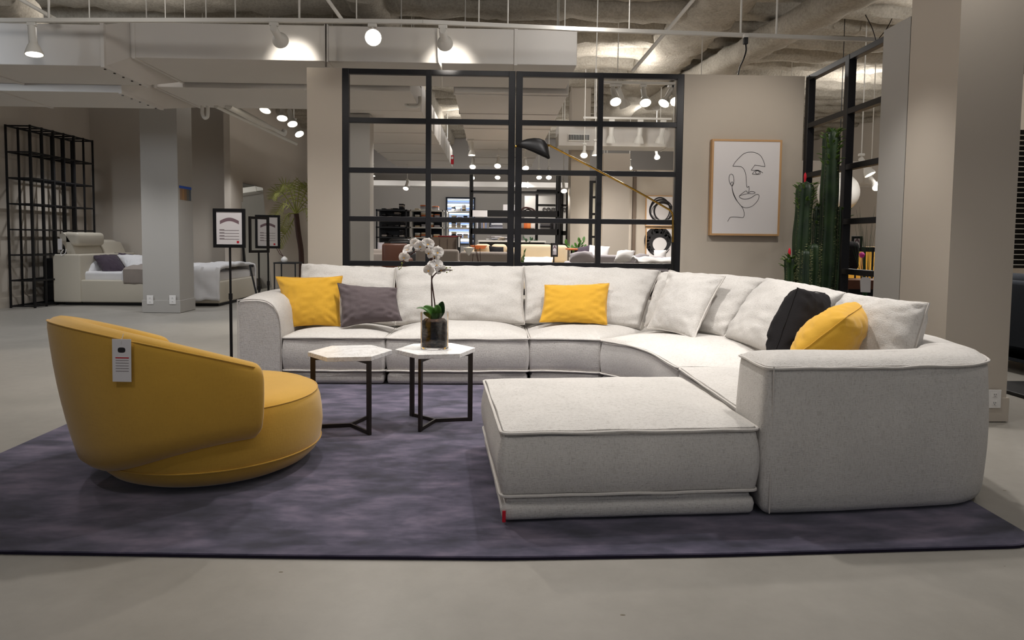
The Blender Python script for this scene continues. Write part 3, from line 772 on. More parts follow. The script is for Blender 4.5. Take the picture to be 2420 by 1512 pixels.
# ------------------------------------------------------------------ swivel armchair
CX, CY = -1.463, 3.60
ch = thing('swivel_armchair', 'round mustard yellow swivel armchair with its back to the camera', 'armchair', (CX, CY, RUG))
MB().lathe([(0, RUG), (.26, RUG), (.26, .03), (0, .03)], (CX, CY, 0), 40).build('swivel_plinth', 'black', ch, smooth=True)
b_ = MB().lathe([(0, .028), (.38, .028), (.44, .034), (.485, .055), (.52, .09), (.538, .128), (.545, .165), (.550, .22), (.546, .29), (.537, .35), (.525, .385), (.517, .395), (.49, .41), (.40, .424), (.2, .432), (0, .434)], (CX, CY, 0), 72).build('seat', 'yellow', ch, smooth=True)
for r, z in ((.5415, .130), (.5225, .392)):
    MB().tube([(CX+r*math.cos(a), CY+r*math.sin(a), z) for a in [2*math.pi*k/80 for k in range(80)]], .0035, 6, closed=True).build('piping', 'yellow', b_, smooth=True)
BD = rad(224.5); PH = rad(87.5)
def shell_params(ph):
    f = max(0, math.cos(ph/PH*math.pi/2))
    g = f**.85
    zt = .615+.215*f
    zb = .255-.155*f**2.6
    rt = .635+.092*f; rb = .603+.002*f
    return zt, zb, rt, rb
def shell_section(ph, sh=1.0):
    zt, zb, rt, rb = shell_params(ph)
    H = zt-zb; th = .125
    f = max(0, math.cos(ph/PH*math.pi/2))
    P = []
    O = lambda z: rb+(rt-rb)*((z-zb)/H)+.018*math.sin(math.pi*(z-zb)/H)
    P += [(.46, zb+.03), (rb-.12, zb+.008), (rb-.085, zb+.004), (rb-.05, zb+.010), (rb-.022, zb+.028), (O(zb+.06)-.003, zb+.06)]
    for k in range(1, 8): z = zb+.06+(H-.11)*k/7; P.append((O(z), z))
    P += [(rt-.006, zt-.022), (rt-.03, zt-.005), (rt-.055, zt), (rt-th*.65, zt-.004), (rt-th*.95, zt-.022), (rt-th*1.08, zt-.06)]
    ri = rt-th*1.08
    for k in range(1, 5):
        t = k/4; P.append((ri+(.46-ri)*t, (zt-.06)+(.40-(zt-.06))*t))
    P += [(.44, .34)]
    if sh < 1:
        cr = sum(p[0] for p in P)/len(P); cz = sum(p[1] for p in P)/len(P)
        P = [(cr+(r-cr)*sh, cz+(z-cz)*sh) for r, z in P]
    return P
rings = []
NS = 72
sec = [(-1.0, .0), (-1.0, .55), (-.998, .82), (-.992, .93), (-.98, .985)]+[(-.96+1.92*k/NS, 1) for k in range(NS+1)]+[(.98, .985), (.992, .93), (.998, .82), (1.0, .55), (1.0, 0)]
for t, sh in sec:
    ph = t*PH; a = BD+ph
    rings.append([(CX+r*math.cos(a), CY+r*math.sin(a), z) for r, z in shell_section(ph, sh)])
shell = MB().rings(rings).build('backrest', 'yellow', ch, smooth=True)
pts = []
for k in range(61):
    ph = (-.95+1.9*k/60)*PH; a = BD+ph; zt, zb, rt, rb = shell_params(ph); r = rt-.004
    pts.append((CX+r*math.cos(a), CY+r*math.sin(a), zt-.018))
MB().tube(pts, .003, 6).build('piping', 'yellow', shell, smooth=True)
def shell_at(px, py):
    """where the line of sight through a pixel meets the outer face of the shell"""
    d = (at(px, py, Y=3)-CAM).normalized(); t = 1.8
    while t < 5:
        p = CAM+d*t; v = Vector((p.x-CX, p.y-CY)); ph = (math.atan2(v.y, v.x)-BD+math.pi) % (2*math.pi)-math.pi
        if abs(ph) < PH:
            zt, zb, rt, rb = shell_params(ph)
            if zb < p.z < zt and v.length < rb+(rt-rb)*(p.z-zb)/(zt-zb)+.018*math.sin(math.pi*(p.z-zb)/(zt-zb)): return p
        t += .002
    return CAM+d*3
c0 = shell_at(292, 800); c1 = shell_at(294, 900)
tg = thing('price_tag', 'white hanging price card on the back of the yellow armchair', 'tag', tuple(c0))
nrm = Vector((c0.x-CX, c0.y-CY, 0)).normalized(); uu = Vector((nrm.y, -nrm.x, 0))
if uu.dot(RX) < 0: uu = -uu
uu = (uu+RX).normalized()
base0 = c0+nrm*.012; vdir = (c1+nrm*.014-base0); vdir.normalize(); Ht = (c1-c0).length+.0; Wt = .082
fw = uu.cross(vdir).normalized()
if fw.dot(CAM-base0) < 0: fw = -fw
def tagrect(u0, u1, v0, v1, off, th, name, mt):
    vs = []
    for o_ in (off, off+th):
        for a_, b_ in ((u0, v0), (u1, v0), (u1, v1), (u0, v1)): vs.append(base0+uu*(a_-.5)*Wt+vdir*b_*Ht+fw*o_)
    return MB().add(vs, [(0, 1, 2, 3), (4, 7, 6, 5), (0, 4, 5, 1), (1, 5, 6, 2), (2, 6, 7, 3), (3, 7, 4, 0)]).build(name, mt, tg)
tagrect(0, 1, 0, 1, 0, .0015, 'card', 'paper')
tagrect(.17, .88, .425, .45, .0015, .0006, 'heading_line', 'red')
for k in range(5): tagrect(.18, .87, .49+.063*k, .505+.063*k, .0015, .0005, 'printed_line', 'greyink')
cc_ = [base0+uu*(.5+.2*math.copysign(abs(math.cos(a))**.6, math.cos(a))-.5)*Wt+vdir*(.255+.06*math.copysign(abs(math.sin(a))**.7, math.sin(a)))*Ht for a in [2*math.pi*k/24 for k in range(24)]]
MB().rings([[p+fw*.0015 for p in cc_], [p+fw*.0022 for p in cc_]]).build('printed_picture', 'ink', tg)
MB().tube([base0+uu*0+vdir*.12*Ht+fw*.002, base0+vdir*.05*Ht+fw*.003, base0-vdir*.02-fw*.012], .0015, 6).build('tag_thread', 'white', tg)

# ------------------------------------------------------------------ side tables
def side_table(c, ang, leg_as, label):
    t = thing('side_table', label, 'side table', (c[0], c[1], RUG), 'hexagonal marble side tables')
    hx = [(c[0]+.258*math.cos(rad(ang+60*k)), c[1]+.258*math.sin(rad(ang+60*k))) for k in range(6)]
    MB().prism(hx, .471, .499).build('tabletop', 'marble', t, bevel=.003)
    for la in leg_as:
        d = Vector((math.cos(rad(la)), math.sin(rad(la)), 0)); s = Vector((-d.y, d.x, 0)); cv = Vector((c[0], c[1], 0))
        def blade(p0, p1, z0, z1, w=.018):
            vs = []
            for r, in ((p0,), (p1,)):
                for k, z in ((-1, z0), (1, z0), (1, z1), (-1, z1)): vs.append(cv+d*r+s*k*w/2+Vector((0, 0, z)))
            return vs, [(0, 1, 2, 3), (4, 7, 6, 5), (0, 4, 5, 1), (1, 5, 6, 2), (2, 6, 7, 3), (3, 7, 4, 0)]
        mb = MB(); mb.add(*blade(.212, .242, RUG, .47, .018)); mb.add(*blade(0, .23, RUG, RUG+.022, .012)); mb.add(*blade(0, .23, .446, .47, .012))
        mb.build('leg', 'bronze', t)
    return t
side_table((-.888, 4.27), 10, (-50, 70, 190), 'bare hexagonal marble side table with dark metal legs, beside the yellow armchair')
side_table((-.366, 4.385), 10, (-109, 10, 138), 'hexagonal marble side table carrying the orchid')

# ------------------------------------------------------------------ orchid
OC = at(1027, 822, z=.50); OY = OC.y
OC.z = .5
orch = thing('potted_orchid', 'white orchid in a clear glass cylinder on the marble table', 'orchid', tuple(OC))
R0 = .088; H0 = .235
MB().lathe([(0, 0), (R0, 0), (R0+.002, .006), (R0+.002, H0), (R0-.003, H0), (R0-.005, .012), (0, .012)], tuple(OC), 40).build('glass_vase', 'glass', orch, smooth=True)
mb = MB(); rg = []
for i in range(13):
    z = .014+.178*i/12; r = []
    for k in range(28):
        a = 2*math.pi*k/28; q = .081+wob((math.cos(a), math.sin(a), z*12), 2.5, .007, 3); q *= 1 if i < 12 else .8
        r.append((OC.x+q*math.cos(a), OC.y+q*math.sin(a), OC.z+z+wob((math.cos(a), math.sin(a), 0), 3, .01)*(i/12)))
    rg.append(r)
mb.rings(rg).build('bark', 'bark', orch, smooth=True)
def zp(x, y, dy=0): return at(900+x/4.878, 550+y/4.878, Y=OY+dy)
for pts in ([(590, 900), (588, 800), (584, 640), (586, 540), (585, 480), (595, 400), (572, 290), (556, 200), (520, 165), (440, 193), (380, 225), (325, 270), (278, 325), (245, 360)],
            [(628, 905), (622, 820), (606, 700), (592, 600), (588, 540), (604, 500), (655, 452), (715, 432), (770, 428), (815, 432)],
            [(600, 420), (612, 350), (620, 285)], [(640, 440), (600, 330), (545, 220), (525, 190)]):
    k = len(pts); MB().tube(crom([zp(x, y, -.01*math.sin(i*1.3)) for i, (x, y) in enumerate(pts)], 5), .0045, 7).build('flower_stem', 'stem', orch, smooth=True)
def petal(c, dr, up, ln, wd, cup=.25):
    """a broad rounded petal from c along dr"""
    dr = Vector(dr).normalized(); up = Vector(up).normalized(); sd = dr.cross(up).normalized(); n = 7; mm = 6; vs = []; fs = []
    for i in range(n+1):
        t = i/n; w = wd*(math.sin(math.pi*min(1, t**.75))**.6)*.5 if 0 < t < 1 else .001
        for j in range(mm+1):
            u = -1+2*j/mm; vs.append(Vector(c)+dr*ln*t+sd*w*u+up*(cup*ln*(t*t*.5)-abs(u)**2*w*.35*-1+math.sin(t*3)*.004))
    for i in range(n):
        for j in range(mm): a = i*(mm+1)+j; fs.append((a, a+1, a+mm+2, a+mm+1))
    return vs, fs
def flower(x, y, face, size=.03, dy=0, rot=0):
    c = zp(x, y, dy); f = Vector(face).normalized(); a = f.orthogonal().normalized(); b = f.cross(a)
    # order a so it points up
    up = (Vector((0, 0, 1))-f*f.z).normalized(); sd = f.cross(up)
    mb = MB()
    for k, (an, w, l) in enumerate(((90, .85, 1), (210, .75, 1), (330, .75, 1), (20, 1.35, 1.05), (160, 1.35, 1.05))):
        an = rad(an+rot); dr = sd*math.cos(an)+up*math.sin(an); mb.add(*petal(c, dr, f, size*l, size*w, .2))
    fl = mb.build('flower', 'petal', orch, smooth=True)
    so = fl.modifiers.new('s', 'SOLIDIFY'); so.thickness = .0008
    l = MB()
    for an in (-60, -90, -120): l.add(*petal(c+f*.003, sd*math.cos(rad(an+rot))+up*math.sin(rad(an+rot))+f*.8, f, size*.26, size*.2, .4))
    l.build('lip', 'lip', fl, smooth=True)
for (x, y, fc, s_, dy, r) in ((275, 285, (-.3, -1, .1), .032, -.01, 10), (318, 200, (-.5, -.7, .4), .034, .01, -20), (395, 118, (-.1, -1, .1), .028, 0, 5), (450, 155, (.2, -1, .0), .034, -.02, -12),
                             (540, 130, (.3, -1, .2), .035, -.01, 15), (505, 175, (-.2, -1, -.2), .03, .02, 0), (648, 225, (.5, -1, .1), .036, 0, 10), (620, 265, (.1, -1, -.3), .03, .015, 40),
                             (560, 235, (-.4, -1, -.1), .028, -.02, 60), (640, 375, (.3, -1, .5), .036, -.01, 0), (560, 435, (-.5, -1, .1), .034, -.02, 20), (690, 425, (.4, -1, -.1), .03, .0, -20), (590, 370, (-.2, -.9, .7), .026, .01, 0)):
    flower(x, y, fc, s_*1.22, dy, r)
for (x, y, s_) in ((243, 352, .0062), (240, 382, .0045), (206, 394, .004), (212, 420, .004), (232, 410, .003), (757, 404, .0048), (800, 402, .0042), (760, 456, .0046), (795, 446, .003), (822, 430, .0034)):
    c = zp(x, y); MB().lathe([(0, -s_*1.1), (s_*.7, -s_*.7), (s_, 0), (s_*.7, s_*.8), (0, s_*1.2)], tuple(c), 10).build('bud', 'bud', orch, smooth=True)
MB().tube([zp(245, 360), zp(235, 400), zp(205, 425)], .0015, 6).build('flower_stem', 'bud', orch)
MB().tube([zp(715, 432), zp(757, 410), zp(800, 404)], .0015, 6).build('flower_stem', 'bud', orch)
def strap(pts, wd, name, mt, parent, nrm=(0, -1, .3)):
    """a long leaf along a curve"""
    c = crom(pts, 6); n = len(c); vs = []; fs = []
    for i, p in enumerate(c):
        t = i/(n-1); w = wd*.5*max(.03, math.sin(math.pi*min(1, .12+.88*t))**.55)
        tg_ = (c[min(i+1, n-1)]-c[max(i-1, 0)]).normalized(); sd = tg_.cross(Vector(nrm)).normalized(); up = sd.cross(tg_)
        for u in (-1, -.5, 0, .5, 1): vs.append(p+sd*w*u+up*abs(u)*w*.35)
    for i in range(n-1):
        for j in range(4): a = i*5+j; fs.append((a, a+1, a+6, a+5))
    o = MB().add(vs, fs).build(name, mt, parent, smooth=True); s = o.modifiers.new('s', 'SOLIDIFY'); s.thickness = .0015; return o
strap([zp(600, 990), zp(560, 930), zp(500, 880), zp(455, 868), zp(410, 870)], .03, 'leaf', 'leaf', orch, (0, -.3, 1))
strap([zp(620, 1000, -.02), zp(600, 930, -.03), zp(550, 880, -.045), zp(490, 855, -.05)], .055, 'leaf', 'leaf', orch, (.2, -1, .6))
strap([zp(600, 985, -.01), zp(560, 960, -.03), zp(520, 935, -.05), zp(490, 920, -.06)], .03, 'leaf', 'leaf', orch, (.2, -1, .6))
strap([zp(640, 990), zp(655, 930, -.02), zp(650, 870, -.03), zp(630, 835, -.03)], .05, 'leaf', 'leaf', orch, (.3, -1, 0))
strap([zp(660, 980, .02), zp(700, 910, .02), zp(710, 850, .01), zp(715, 790, 0)], .06, 'leaf', 'dleaf', orch, (-.6, -1, 0))
strap([zp(650, 990, .03), zp(680, 900, .03), zp(690, 850, .03), zp(680, 805, .03)], .055, 'leaf', 'dleaf', orch, (.5, -1, 0))
# ------------------------------------------------------------------ floor lamp
LY = 6.74
fl = thing('floor_lamp', 'tall floor lamp with black cone shade and long brass arm before the divider', 'floor lamp', (at(1590, 575, Y=LY).x, LY, 0))
bx_ = at(1590, 575, Y=LY)
MB().lathe([(0, 0), (.11, 0), (.11, .018), (.105, .022), (0, .022)], (bx_.x, LY, 0), 32).build('base', 'black', fl, smooth=True)
MB().tube([(bx_.x, LY, .02), (bx_.x, LY, bx_.z+.01)], .014, 12).build('pole', 'black', fl, smooth=True)
pts = [at(1590, 573, Y=LY), at(1590, 530, Y=LY), at(1589, 506, Y=LY), at(1583, 497, Y=LY-.01), at(1572, 490, Y=LY-.02), at(1500, 449, Y=LY-.12), at(1400, 396, Y=LY-.26), at(1298, 343, Y=LY-.4)]
MB().tube(crom(pts, 5), .0095, 10).build('arm', 'brass', fl, smooth=True)
# hooded shade: a bent cone with its mouth downward
e = at(1296, 344, Y=LY-.4); tip = at(1220, 346, Y=LY-.55)
def P_(px, py, dy=0): return at(px, py, Y=LY-.42+dy)
spine = [(1221, 345.5, 1), (1228, 341, 6), (1242, 337.5, 13), (1258, 337, 22), (1273, 340, 29), (1284, 346, 31.5), (1290, 350, 30)]
secs = [((1220, 345), (1221, 347)), ((1231, 333), (1240, 350)), ((1246, 328), (1262, 358)), ((1262, 326), (1280, 366)), ((1275, 327), (1290, 370)), ((1286, 331), (1297, 374)), ((1292, 338), (1299, 374)), ((1297, 350), (1300, 373))]
rings = []
for i, (t_, b_) in enumerate(secs):
    T = P_(*t_); B = P_(*b_); c = (T+B)/2; hh = (T-B)/2; w = hh.length*(.95 if i < 5 else .95-.2*(i-4)); r = []
    for k in range(20):
        a = math.pi*(k/19)           # an open hood: top half wraps from front rim over the crown to back rim
        q = B+(T-B)*math.sin(a)**.85+Vector((0, -1, 0))*math.cos(a)*w*.9
        r.append(q)
    rings.append(r)
sh = MB().rings(rings, cap0=False, cap1=False, closed=False).build('lamp_shade', 'black', fl, smooth=True)
so = sh.modifiers.new('s', 'SOLIDIFY'); so.thickness = .003
MB().lathe([(0, -.012), (.01, -.008), (.012, 0), (.008, .01), (0, .012)], tuple(P_(1219, 346)), 12).build('finial', 'brass', fl, smooth=True)
MB().tube([e, P_(1290, 342)], .012, 10).build('joint', 'brass', fl, smooth=True)

# ------------------------------------------------------------------ framed drawing
AY = 6.83
def cv(zx, zy, Y=AY-.035): return at(1640+zx/3.103, 250+zy/3.103, Y=Y)
tl = cv(134, 243); br = cv(624, 955)
pic = thing('framed_drawing', 'framed one-line face drawing in a thin oak frame on the beige wall', 'picture', ((tl.x+br.x)/2, AY, br.z))
x0, x1, zt_, zb_ = tl.x, br.x, tl.z, br.z
fw_ = .02; Yf = AY-.035; Yb = 6.848
for a, b in (((x0, Yf-.006, zb_), (x0+fw_, Yb, zt_)), ((x1-fw_, Yf-.006, zb_), (x1, Yb, zt_)), ((x0+fw_, Yf-.006, zt_-fw_), (x1-fw_, Yb, zt_)), ((x0+fw_, Yf-.006, zb_), (x1-fw_, Yb, zb_+fw_))):
    MB().box(a, b).build('frame', 'oak', pic, bevel=.002)
MB().box((x0+fw_, Yf, zb_+fw_), (x1-fw_, Yb-.002, zt_-fw_)).build('canvas', 'paper', pic)
lines = [
 [(285, 443), (292, 430), (305, 410), (335, 378), (368, 350), (410, 339), (455, 345), (490, 368), (510, 405), (518, 430), (519, 445), (519, 446), (490, 441), (447, 435), (446, 436), (435, 450), (421, 470), (422, 472), (440, 473), (462, 471), (476, 474), (487, 488), (484, 500), (478, 502), (450, 503), (430, 500), (429, 498), (440, 484), (455, 474), (480, 476), (505, 492)],
 [(285, 443), (300, 443), (330, 444), (352, 450), (370, 472), (381, 510), (384, 550), (386, 588), (393, 598), (402, 590), (404, 600), (404, 620), (400, 638)],
 [(333, 661), (350, 645), (382, 624), (392, 636), (402, 637), (416, 628), (440, 631), (448, 639), (430, 645), (400, 644), (365, 650), (333, 662), (340, 674), (362, 683), (395, 682), (425, 670), (452, 652), (474, 652), (477, 668), (465, 698), (430, 733), (388, 747), (352, 738), (322, 705), (300, 665), (285, 625), (279, 592), (286, 570), (283, 558), (272, 562), (271, 578), (281, 588), (290, 572), (293, 545), (288, 512), (275, 501), (262, 508), (257, 535), (263, 565), (275, 586)],
 [(279, 592), (281, 615), (290, 650), (310, 690), (345, 733), (360, 755), (368, 785), (367, 806), (361, 818), (345, 819), (310, 815), (275, 815), (262, 822), (247, 848)],
]
mb = MB()
for ln in lines: mb.tube(crom([cv(x, y, Yf-.001) for x, y in ln], 4), .0024, 5)
mb.tube([cv(465+14*math.cos(a), 488+12*math.sin(a), Yf-.001) for a in [2*math.pi*k/20 for k in range(20)]], .0024, 5, closed=True)
mb.build('ink_line', 'ink', pic)

# ------------------------------------------------------------------ outlets, paint samples
def outlet(c, axis, label, w=.072, h=.117):
    t = thing('wall_outlet', label, 'outlet', tuple(c)); c = Vector(c)
    def bx(u0, u1, z0, z1, d0, d1):
        return MB().rbox((c.x+u0, c.y-d1, c.z+z0), (c.x+u1, c.y-d0, c.z+z1), .0015, 2)
    bx(-w/2, w/2, -h/2, h/2, 0, .006).build('cover_plate', 'white', t)
    for s in (-1, 1):
        q = bx(-.017, .017, s*.028-.014, s*.028+.014, .006, .009).build('socket', 'white', t)
        m_ = MB()
        for u in (-.006, .006): m_.box((c.x+u-.0012, c.y-.0098, c.z+s*.028-.002), (c.x+u+.0012, c.y-.0088, c.z+s*.028+.008))
        m_.box((c.x-.002, c.y-.0098, c.z+s*.028-.01), (c.x+.002, c.y-.0088, c.z+s*.028-.006))
        m_.build('socket_slots', 'ink', q)
outlet(at(2349, 942, Y=4.485), 'y', 'white power outlet on the right column beside the armrest', .09, .125)
outlet(at(355, 708, Y=10.845), 'y', 'left of two white outlets at the foot of the left column', .1, .14)
outlet(at(408, 708, Y=10.845), 'y', 'right of two white outlets at the foot of the left column', .1, .14)
def side(Yv, z, off=.0): return Vector((-4.93+off, Yv, z))
sm = thing('paint_samples', 'row of paint sample strips under blue tape on the left column', 'paint samples', (-4.93, 11.1, 1.9))
ya, yb = 10.90, 11.33; za = at(418, 437, x=-4.925).z; zb2 = at(418, 462, x=-4.925).z
MB().box((-4.929, ya, za-.04), (-4.925, yb, za)).build('tape', mat('blue_tape', (50, 90, 190), .7), sm)
for k, c in enumerate(((150, 120, 95), (165, 128, 90), (140, 112, 85), (110, 105, 98), (90, 98, 108))):
    y = ya+.02+k*.08; MB().box((-4.9285, y, za-.22), (-4.9262, y+.074, za-.03)).build('sample_strip', mat('sample_%d' % k, c, .8), sm)

# ------------------------------------------------------------------ sign stands
def sign_stand(base, w, h, ztop, yw, label, text=True):
    t = thing('sign_stand', label, 'sign', (base[0], base[1], 0)); th = .018; fr = .028
    t.rotation_euler.z = 0
    R = Matrix.Rotation(yw, 4, 'Z'); z0 = ztop-h
    def bx(x0, x1, y0, y1, a, b, r=.001): return MB().rbox((x0, y0, a), (x1, y1, b), r, 1, M=R)
    bl = dict(local=True)
    MB().lathe([(0, 0), (.14, 0), (.14, .01), (.02, .016), (0, .016)], seg=28).build('base_plate', 'black', t, smooth=True, **bl)
    MB().tube([(0, 0, .01), (0, 0, z0*.62)], .013, 10).build('pole', 'black', t, smooth=True, **bl)
    MB().tube([(0, 0, z0*.62), (0, 0, z0+.01)], .010, 10).build('pole', 'black', t, smooth=True, **bl)
    MB().tube([(0, 0, z0*.62-.03), (0, 0, z0*.62+.02)], .017, 10).build('collar', 'black', t, smooth=True, **bl)
    for q in ((-w/2, -w/2+fr, z0, ztop), (w/2-fr, w/2, z0, ztop), (-w/2+fr, w/2-fr, ztop-fr, ztop), (-w/2+fr, w/2-fr, z0, z0+fr)):
        bx(q[0], q[1], -th, 0, q[2], q[3]).build('frame', 'black', t, **bl)
    if not text: return t
    bx(-w/2+fr, w/2-fr, -th+.005, -th+.009, z0+fr, ztop-fr).build('sheet', 'paper', t, **bl)
    W = w-2*fr; y = -th+.0046
    mb = MB(); n = 16; top = []; bot = []
    for i in range(n+1):
        u = i/n; x = (-.36+.74*u)*W; zz = ztop-fr-.085*h/.39*1.3
        arch = .028*math.sin(math.pi*u); top.append(R @ Vector((x, y, zz+arch+.018))); bot.append(R @ Vector((x, y, zz+arch-.012)))
    vs = top+bot; mb.add(vs, [(i, i+1, n+2+i, n+1+i) for i in range(n)])
    pl = mb.build('printed_sofa', mat('print_mauve', (120, 98, 104), .8), t, **bl); s = pl.modifiers.new('s', 'SOLIDIFY'); s.thickness = .0006
    mb = MB()
    for k in range(4):
        zz = ztop-fr-h*(.47+.075*k); mb.box((-.38*W, y-.0005, zz), (-.19*W, y, zz+.008), R); mb.box((-.38*W, y-.0004, zz-.004), (.38*W, y, zz+.001), R)
    mb.build('printed_lines', 'greyink', t, **bl)
    bx(.29*W, .38*W, y-.001, y, z0+fr+.012, z0+fr+.012+.09*W, .0002).build('logo', 'red', t, **bl)
    return t
p = at(543, 540, Y=6.05)
sign_stand((p.x, 6.05), .278, .34, at(543, 493, Y=6.05).z, 0, 'black framed sign stand beside the left armrest, nearest of the signs')
p = at(633, 545, Y=8.2); sign_stand((p.x, 8.2), .285, .395, at(633, 508, Y=8.2).z, rad(6), 'black framed sign stand behind the armrest, right one of the far pair')
p = at(611, 545, Y=7.7); sign_stand((p.x, 7.7), .27, .40, at(611, 512, Y=7.7).z, rad(58), 'empty black sign frame turned edgewise in front of another sign', text=False)

# ------------------------------------------------------------------ cacti
cac = thing('potted_cactus', 'tall multi-stemmed green cactus in the corner by the side divider', 'cactus', (2.80, 6.15, 0))
MB().lathe([(0, 0), (.24, 0), (.27, .02), (.30, .40), (.285, .40), (.26, .36), (0, .36)], (2.80, 6.15, 0), 32).build('pot', 'black', cac, smooth=True)
MB().lathe([(0, .375), (.15, .372), (.262, .362)], (2.80, 6.15, 0), 20).build('soil', 'bark', cac, smooth=True)
def cactus(top, x_base, r, leaves, seed, lean=0, bend=0, flower=False):
    top = Vector(top); x_base = (top.x*.9+2.8*.1, top.y*.9+6.15*.1)
    rg = random.Random(seed); n = 40; ribs = 5; seg = 40
    z0 = .36; rings = []; ax = []
    for i in range(n+1):
        t = i/n; z = z0+(top.z-z0)*t
        c = Vector((x_base[0]+(top.x-x_base[0])*t, x_base[1]+(top.y-x_base[1])*t, z)); c.x += bend*math.sin(math.pi*t); ax.append(c)
        q = r*(1+.06*math.sin(t*19+seed))*(1 if t < .93 else math.sqrt(max(.0, 1-((t-.93)/.075)**2)) if t < 1 else .05)
        row = []
        for k in range(seg):
            a = 2*math.pi*k/seg+seed; s = .66+.34*abs(math.cos(a*ribs/2))**1.0
            row.append((c.x+q*s*math.cos(a), c.y+q*s*math.sin(a), z))
        rings.append(row)
    st = MB().rings(rings).build('cactus_stem', 'cactus', cac, smooth=True)
    mb = MB()
    for i in range(2, n, 1):
        for j in range(ribs*2):
            if j % 2: continue
            a = 2*math.pi*(j/2)/ribs*1.0 - seed*0+0
            # rib crests lie where cos(a*ribs/2)=1
            for rep in range(2):
                aa = 2*math.pi*(j/2)/ribs+rg.uniform(-.05, .05)
                c = ax[i]+(ax[min(i+1, n)]-ax[i])*rg.random(); d = Vector((math.cos(aa+rg.uniform(-.5, .5)), math.sin(aa+rg.uniform(-.5, .5)), rg.uniform(-.2, .6))).normalized()
                b = c+Vector((math.cos(aa), math.sin(aa), 0))*r*.96; l = rg.uniform(.014, .028); s = Vector((-math.sin(aa), math.cos(aa), 0))*.0012
                mb.add([b-s, b+s, b+Vector((0, 0, .002)), b+d*l], [(0, 1, 3), (1, 2, 3), (2, 0, 3)])
    mb.build('spines', 'spine', st)
    if leaves:
        mb = MB()
        for k in range(leaves):
            t = 1-rg.random()**1.5*.16; c = ax[int(t*n)]; a = rg.random()*6.28; b = c+Vector((math.cos(a), math.sin(a), 0))*r*.9
            if t > .985: b = c+Vector((math.cos(a), math.sin(a), 0))*r*.3*rg.random()
            d = Vector((math.cos(a)*1.0, math.sin(a), rg.uniform(.1, 1.2))).normalized()
            mb.add(*petal(b, d, Vector((0, 0, 1)) if abs(d.z) < .8 else Vector((1, 0, 0)), rg.uniform(.035, .06), .022, .1))
        o = mb.build('leaflets', 'cleaf', st, smooth=True); s = o.modifiers.new('s', 'SOLIDIFY'); s.thickness = .003
    if flower:
        c = top+Vector((-.01, 0, -.01)); mb = MB().lathe([(0, 0), (.008, .0), (.009, .02), (.013, .045), (.010, .07), (.003, .085), (0, .087)], tuple(c), 10)
        mb.build('flower_bud', 'red', st, smooth=True)
def ct(x, y, Y): return at(x, y, Y=Y)
cactus(ct(1966, 302, 6.05), (2.84, 6.06), .078, 60, 1, bend=.01)
cactus(ct(1905, 428, 6.0), (2.66, 6.02), .078, 34, 2, bend=-.02, flower=True)
cactus(ct(1868, 606, 5.95), (2.60, 5.98), .05, 22, 3, bend=0, flower=True)
cactus(ct(1934, 482, 6.15), (2.76, 6.14), .044, 16, 4, bend=.0)
cactus(ct(1992, 482, 6.1), (2.89, 6.12), .06, 6, 5, bend=.02)
cactus(ct(1925, 575, 5.88), (2.72, 5.94), .06, 0, 6)
cactus(ct(1905, 590, 5.80), (2.68, 5.97), .05, 0, 7)

# ------------------------------------------------------------------ left bay: rack
rk = thing('shelf_rack', 'tall black metal open shelf rack against the left wall', 'shelf rack', (-7.8, 12.3, 0))
RX0, RX1, RY0, RY1, RH = -7.93, -7.54, 11.42, 13.15, 2.99
ys = [RY0+(RY1-RY0)*k/6 for k in range(7)]
for y in ys:
    for x in (RX0, RX1):
        w = .024 if y not in (ys[2], ys[4]) else .04
        MB().box((x-.014, y-w/2, 0), (x+.014, y+w/2, RH)).build('post', 'black', rk)
for k in range(8):
    z = .03+(RH-.05)*k/7; mb = MB()
    for x in (RX0, RX1): mb.box((x-.012, RY0, z-.012), (x+.012, RY1, z+.012))
    for y in ys: mb.box((RX0, y-.011, z-.011), (RX1, y+.011, z+.011))
    mb.build('shelf_frame', 'black', rk)
# black cabinet backs at the foot of the rack
t = thing('storage_box', 'dark box standing in the bottom of the shelf rack behind the bed', 'box', (-7.8, 12.6, .05))
MB().rbox((-7.88, 12.2, .06), (-7.6, 13.05, .80), .01).build('box_body', 'black', t)

# ------------------------------------------------------------------ bed
bed = thing('upholstered_bed', 'cream leather bed with tall padded headboard behind the left column', 'bed', (-6.2, 12.9, 0))
bY0, bY1 = 11.95, 13.75
hx = at(190, 700, Y=bY0).x; fx = at(520, 720, Y=bY0).x; lx = at(127, 700, Y=bY0).x
MB().rbox((hx-.3, bY0+.06, .0), (fx-.05, bY1-.06, .06), .01).build('plinth', 'black', bed)
MB().rbox((hx, bY0, .05), (fx, bY1, .44), .03, 3).build('bed_frame', 'leather', bed, smooth=True)
for y in (bY0, bY1-.0):
    pass
MB().rbox((lx, bY0-.02, .05), (hx+.02, bY1+.02, .88), .03, 3).build('headboard_side', 'leather', bed, smooth=True)
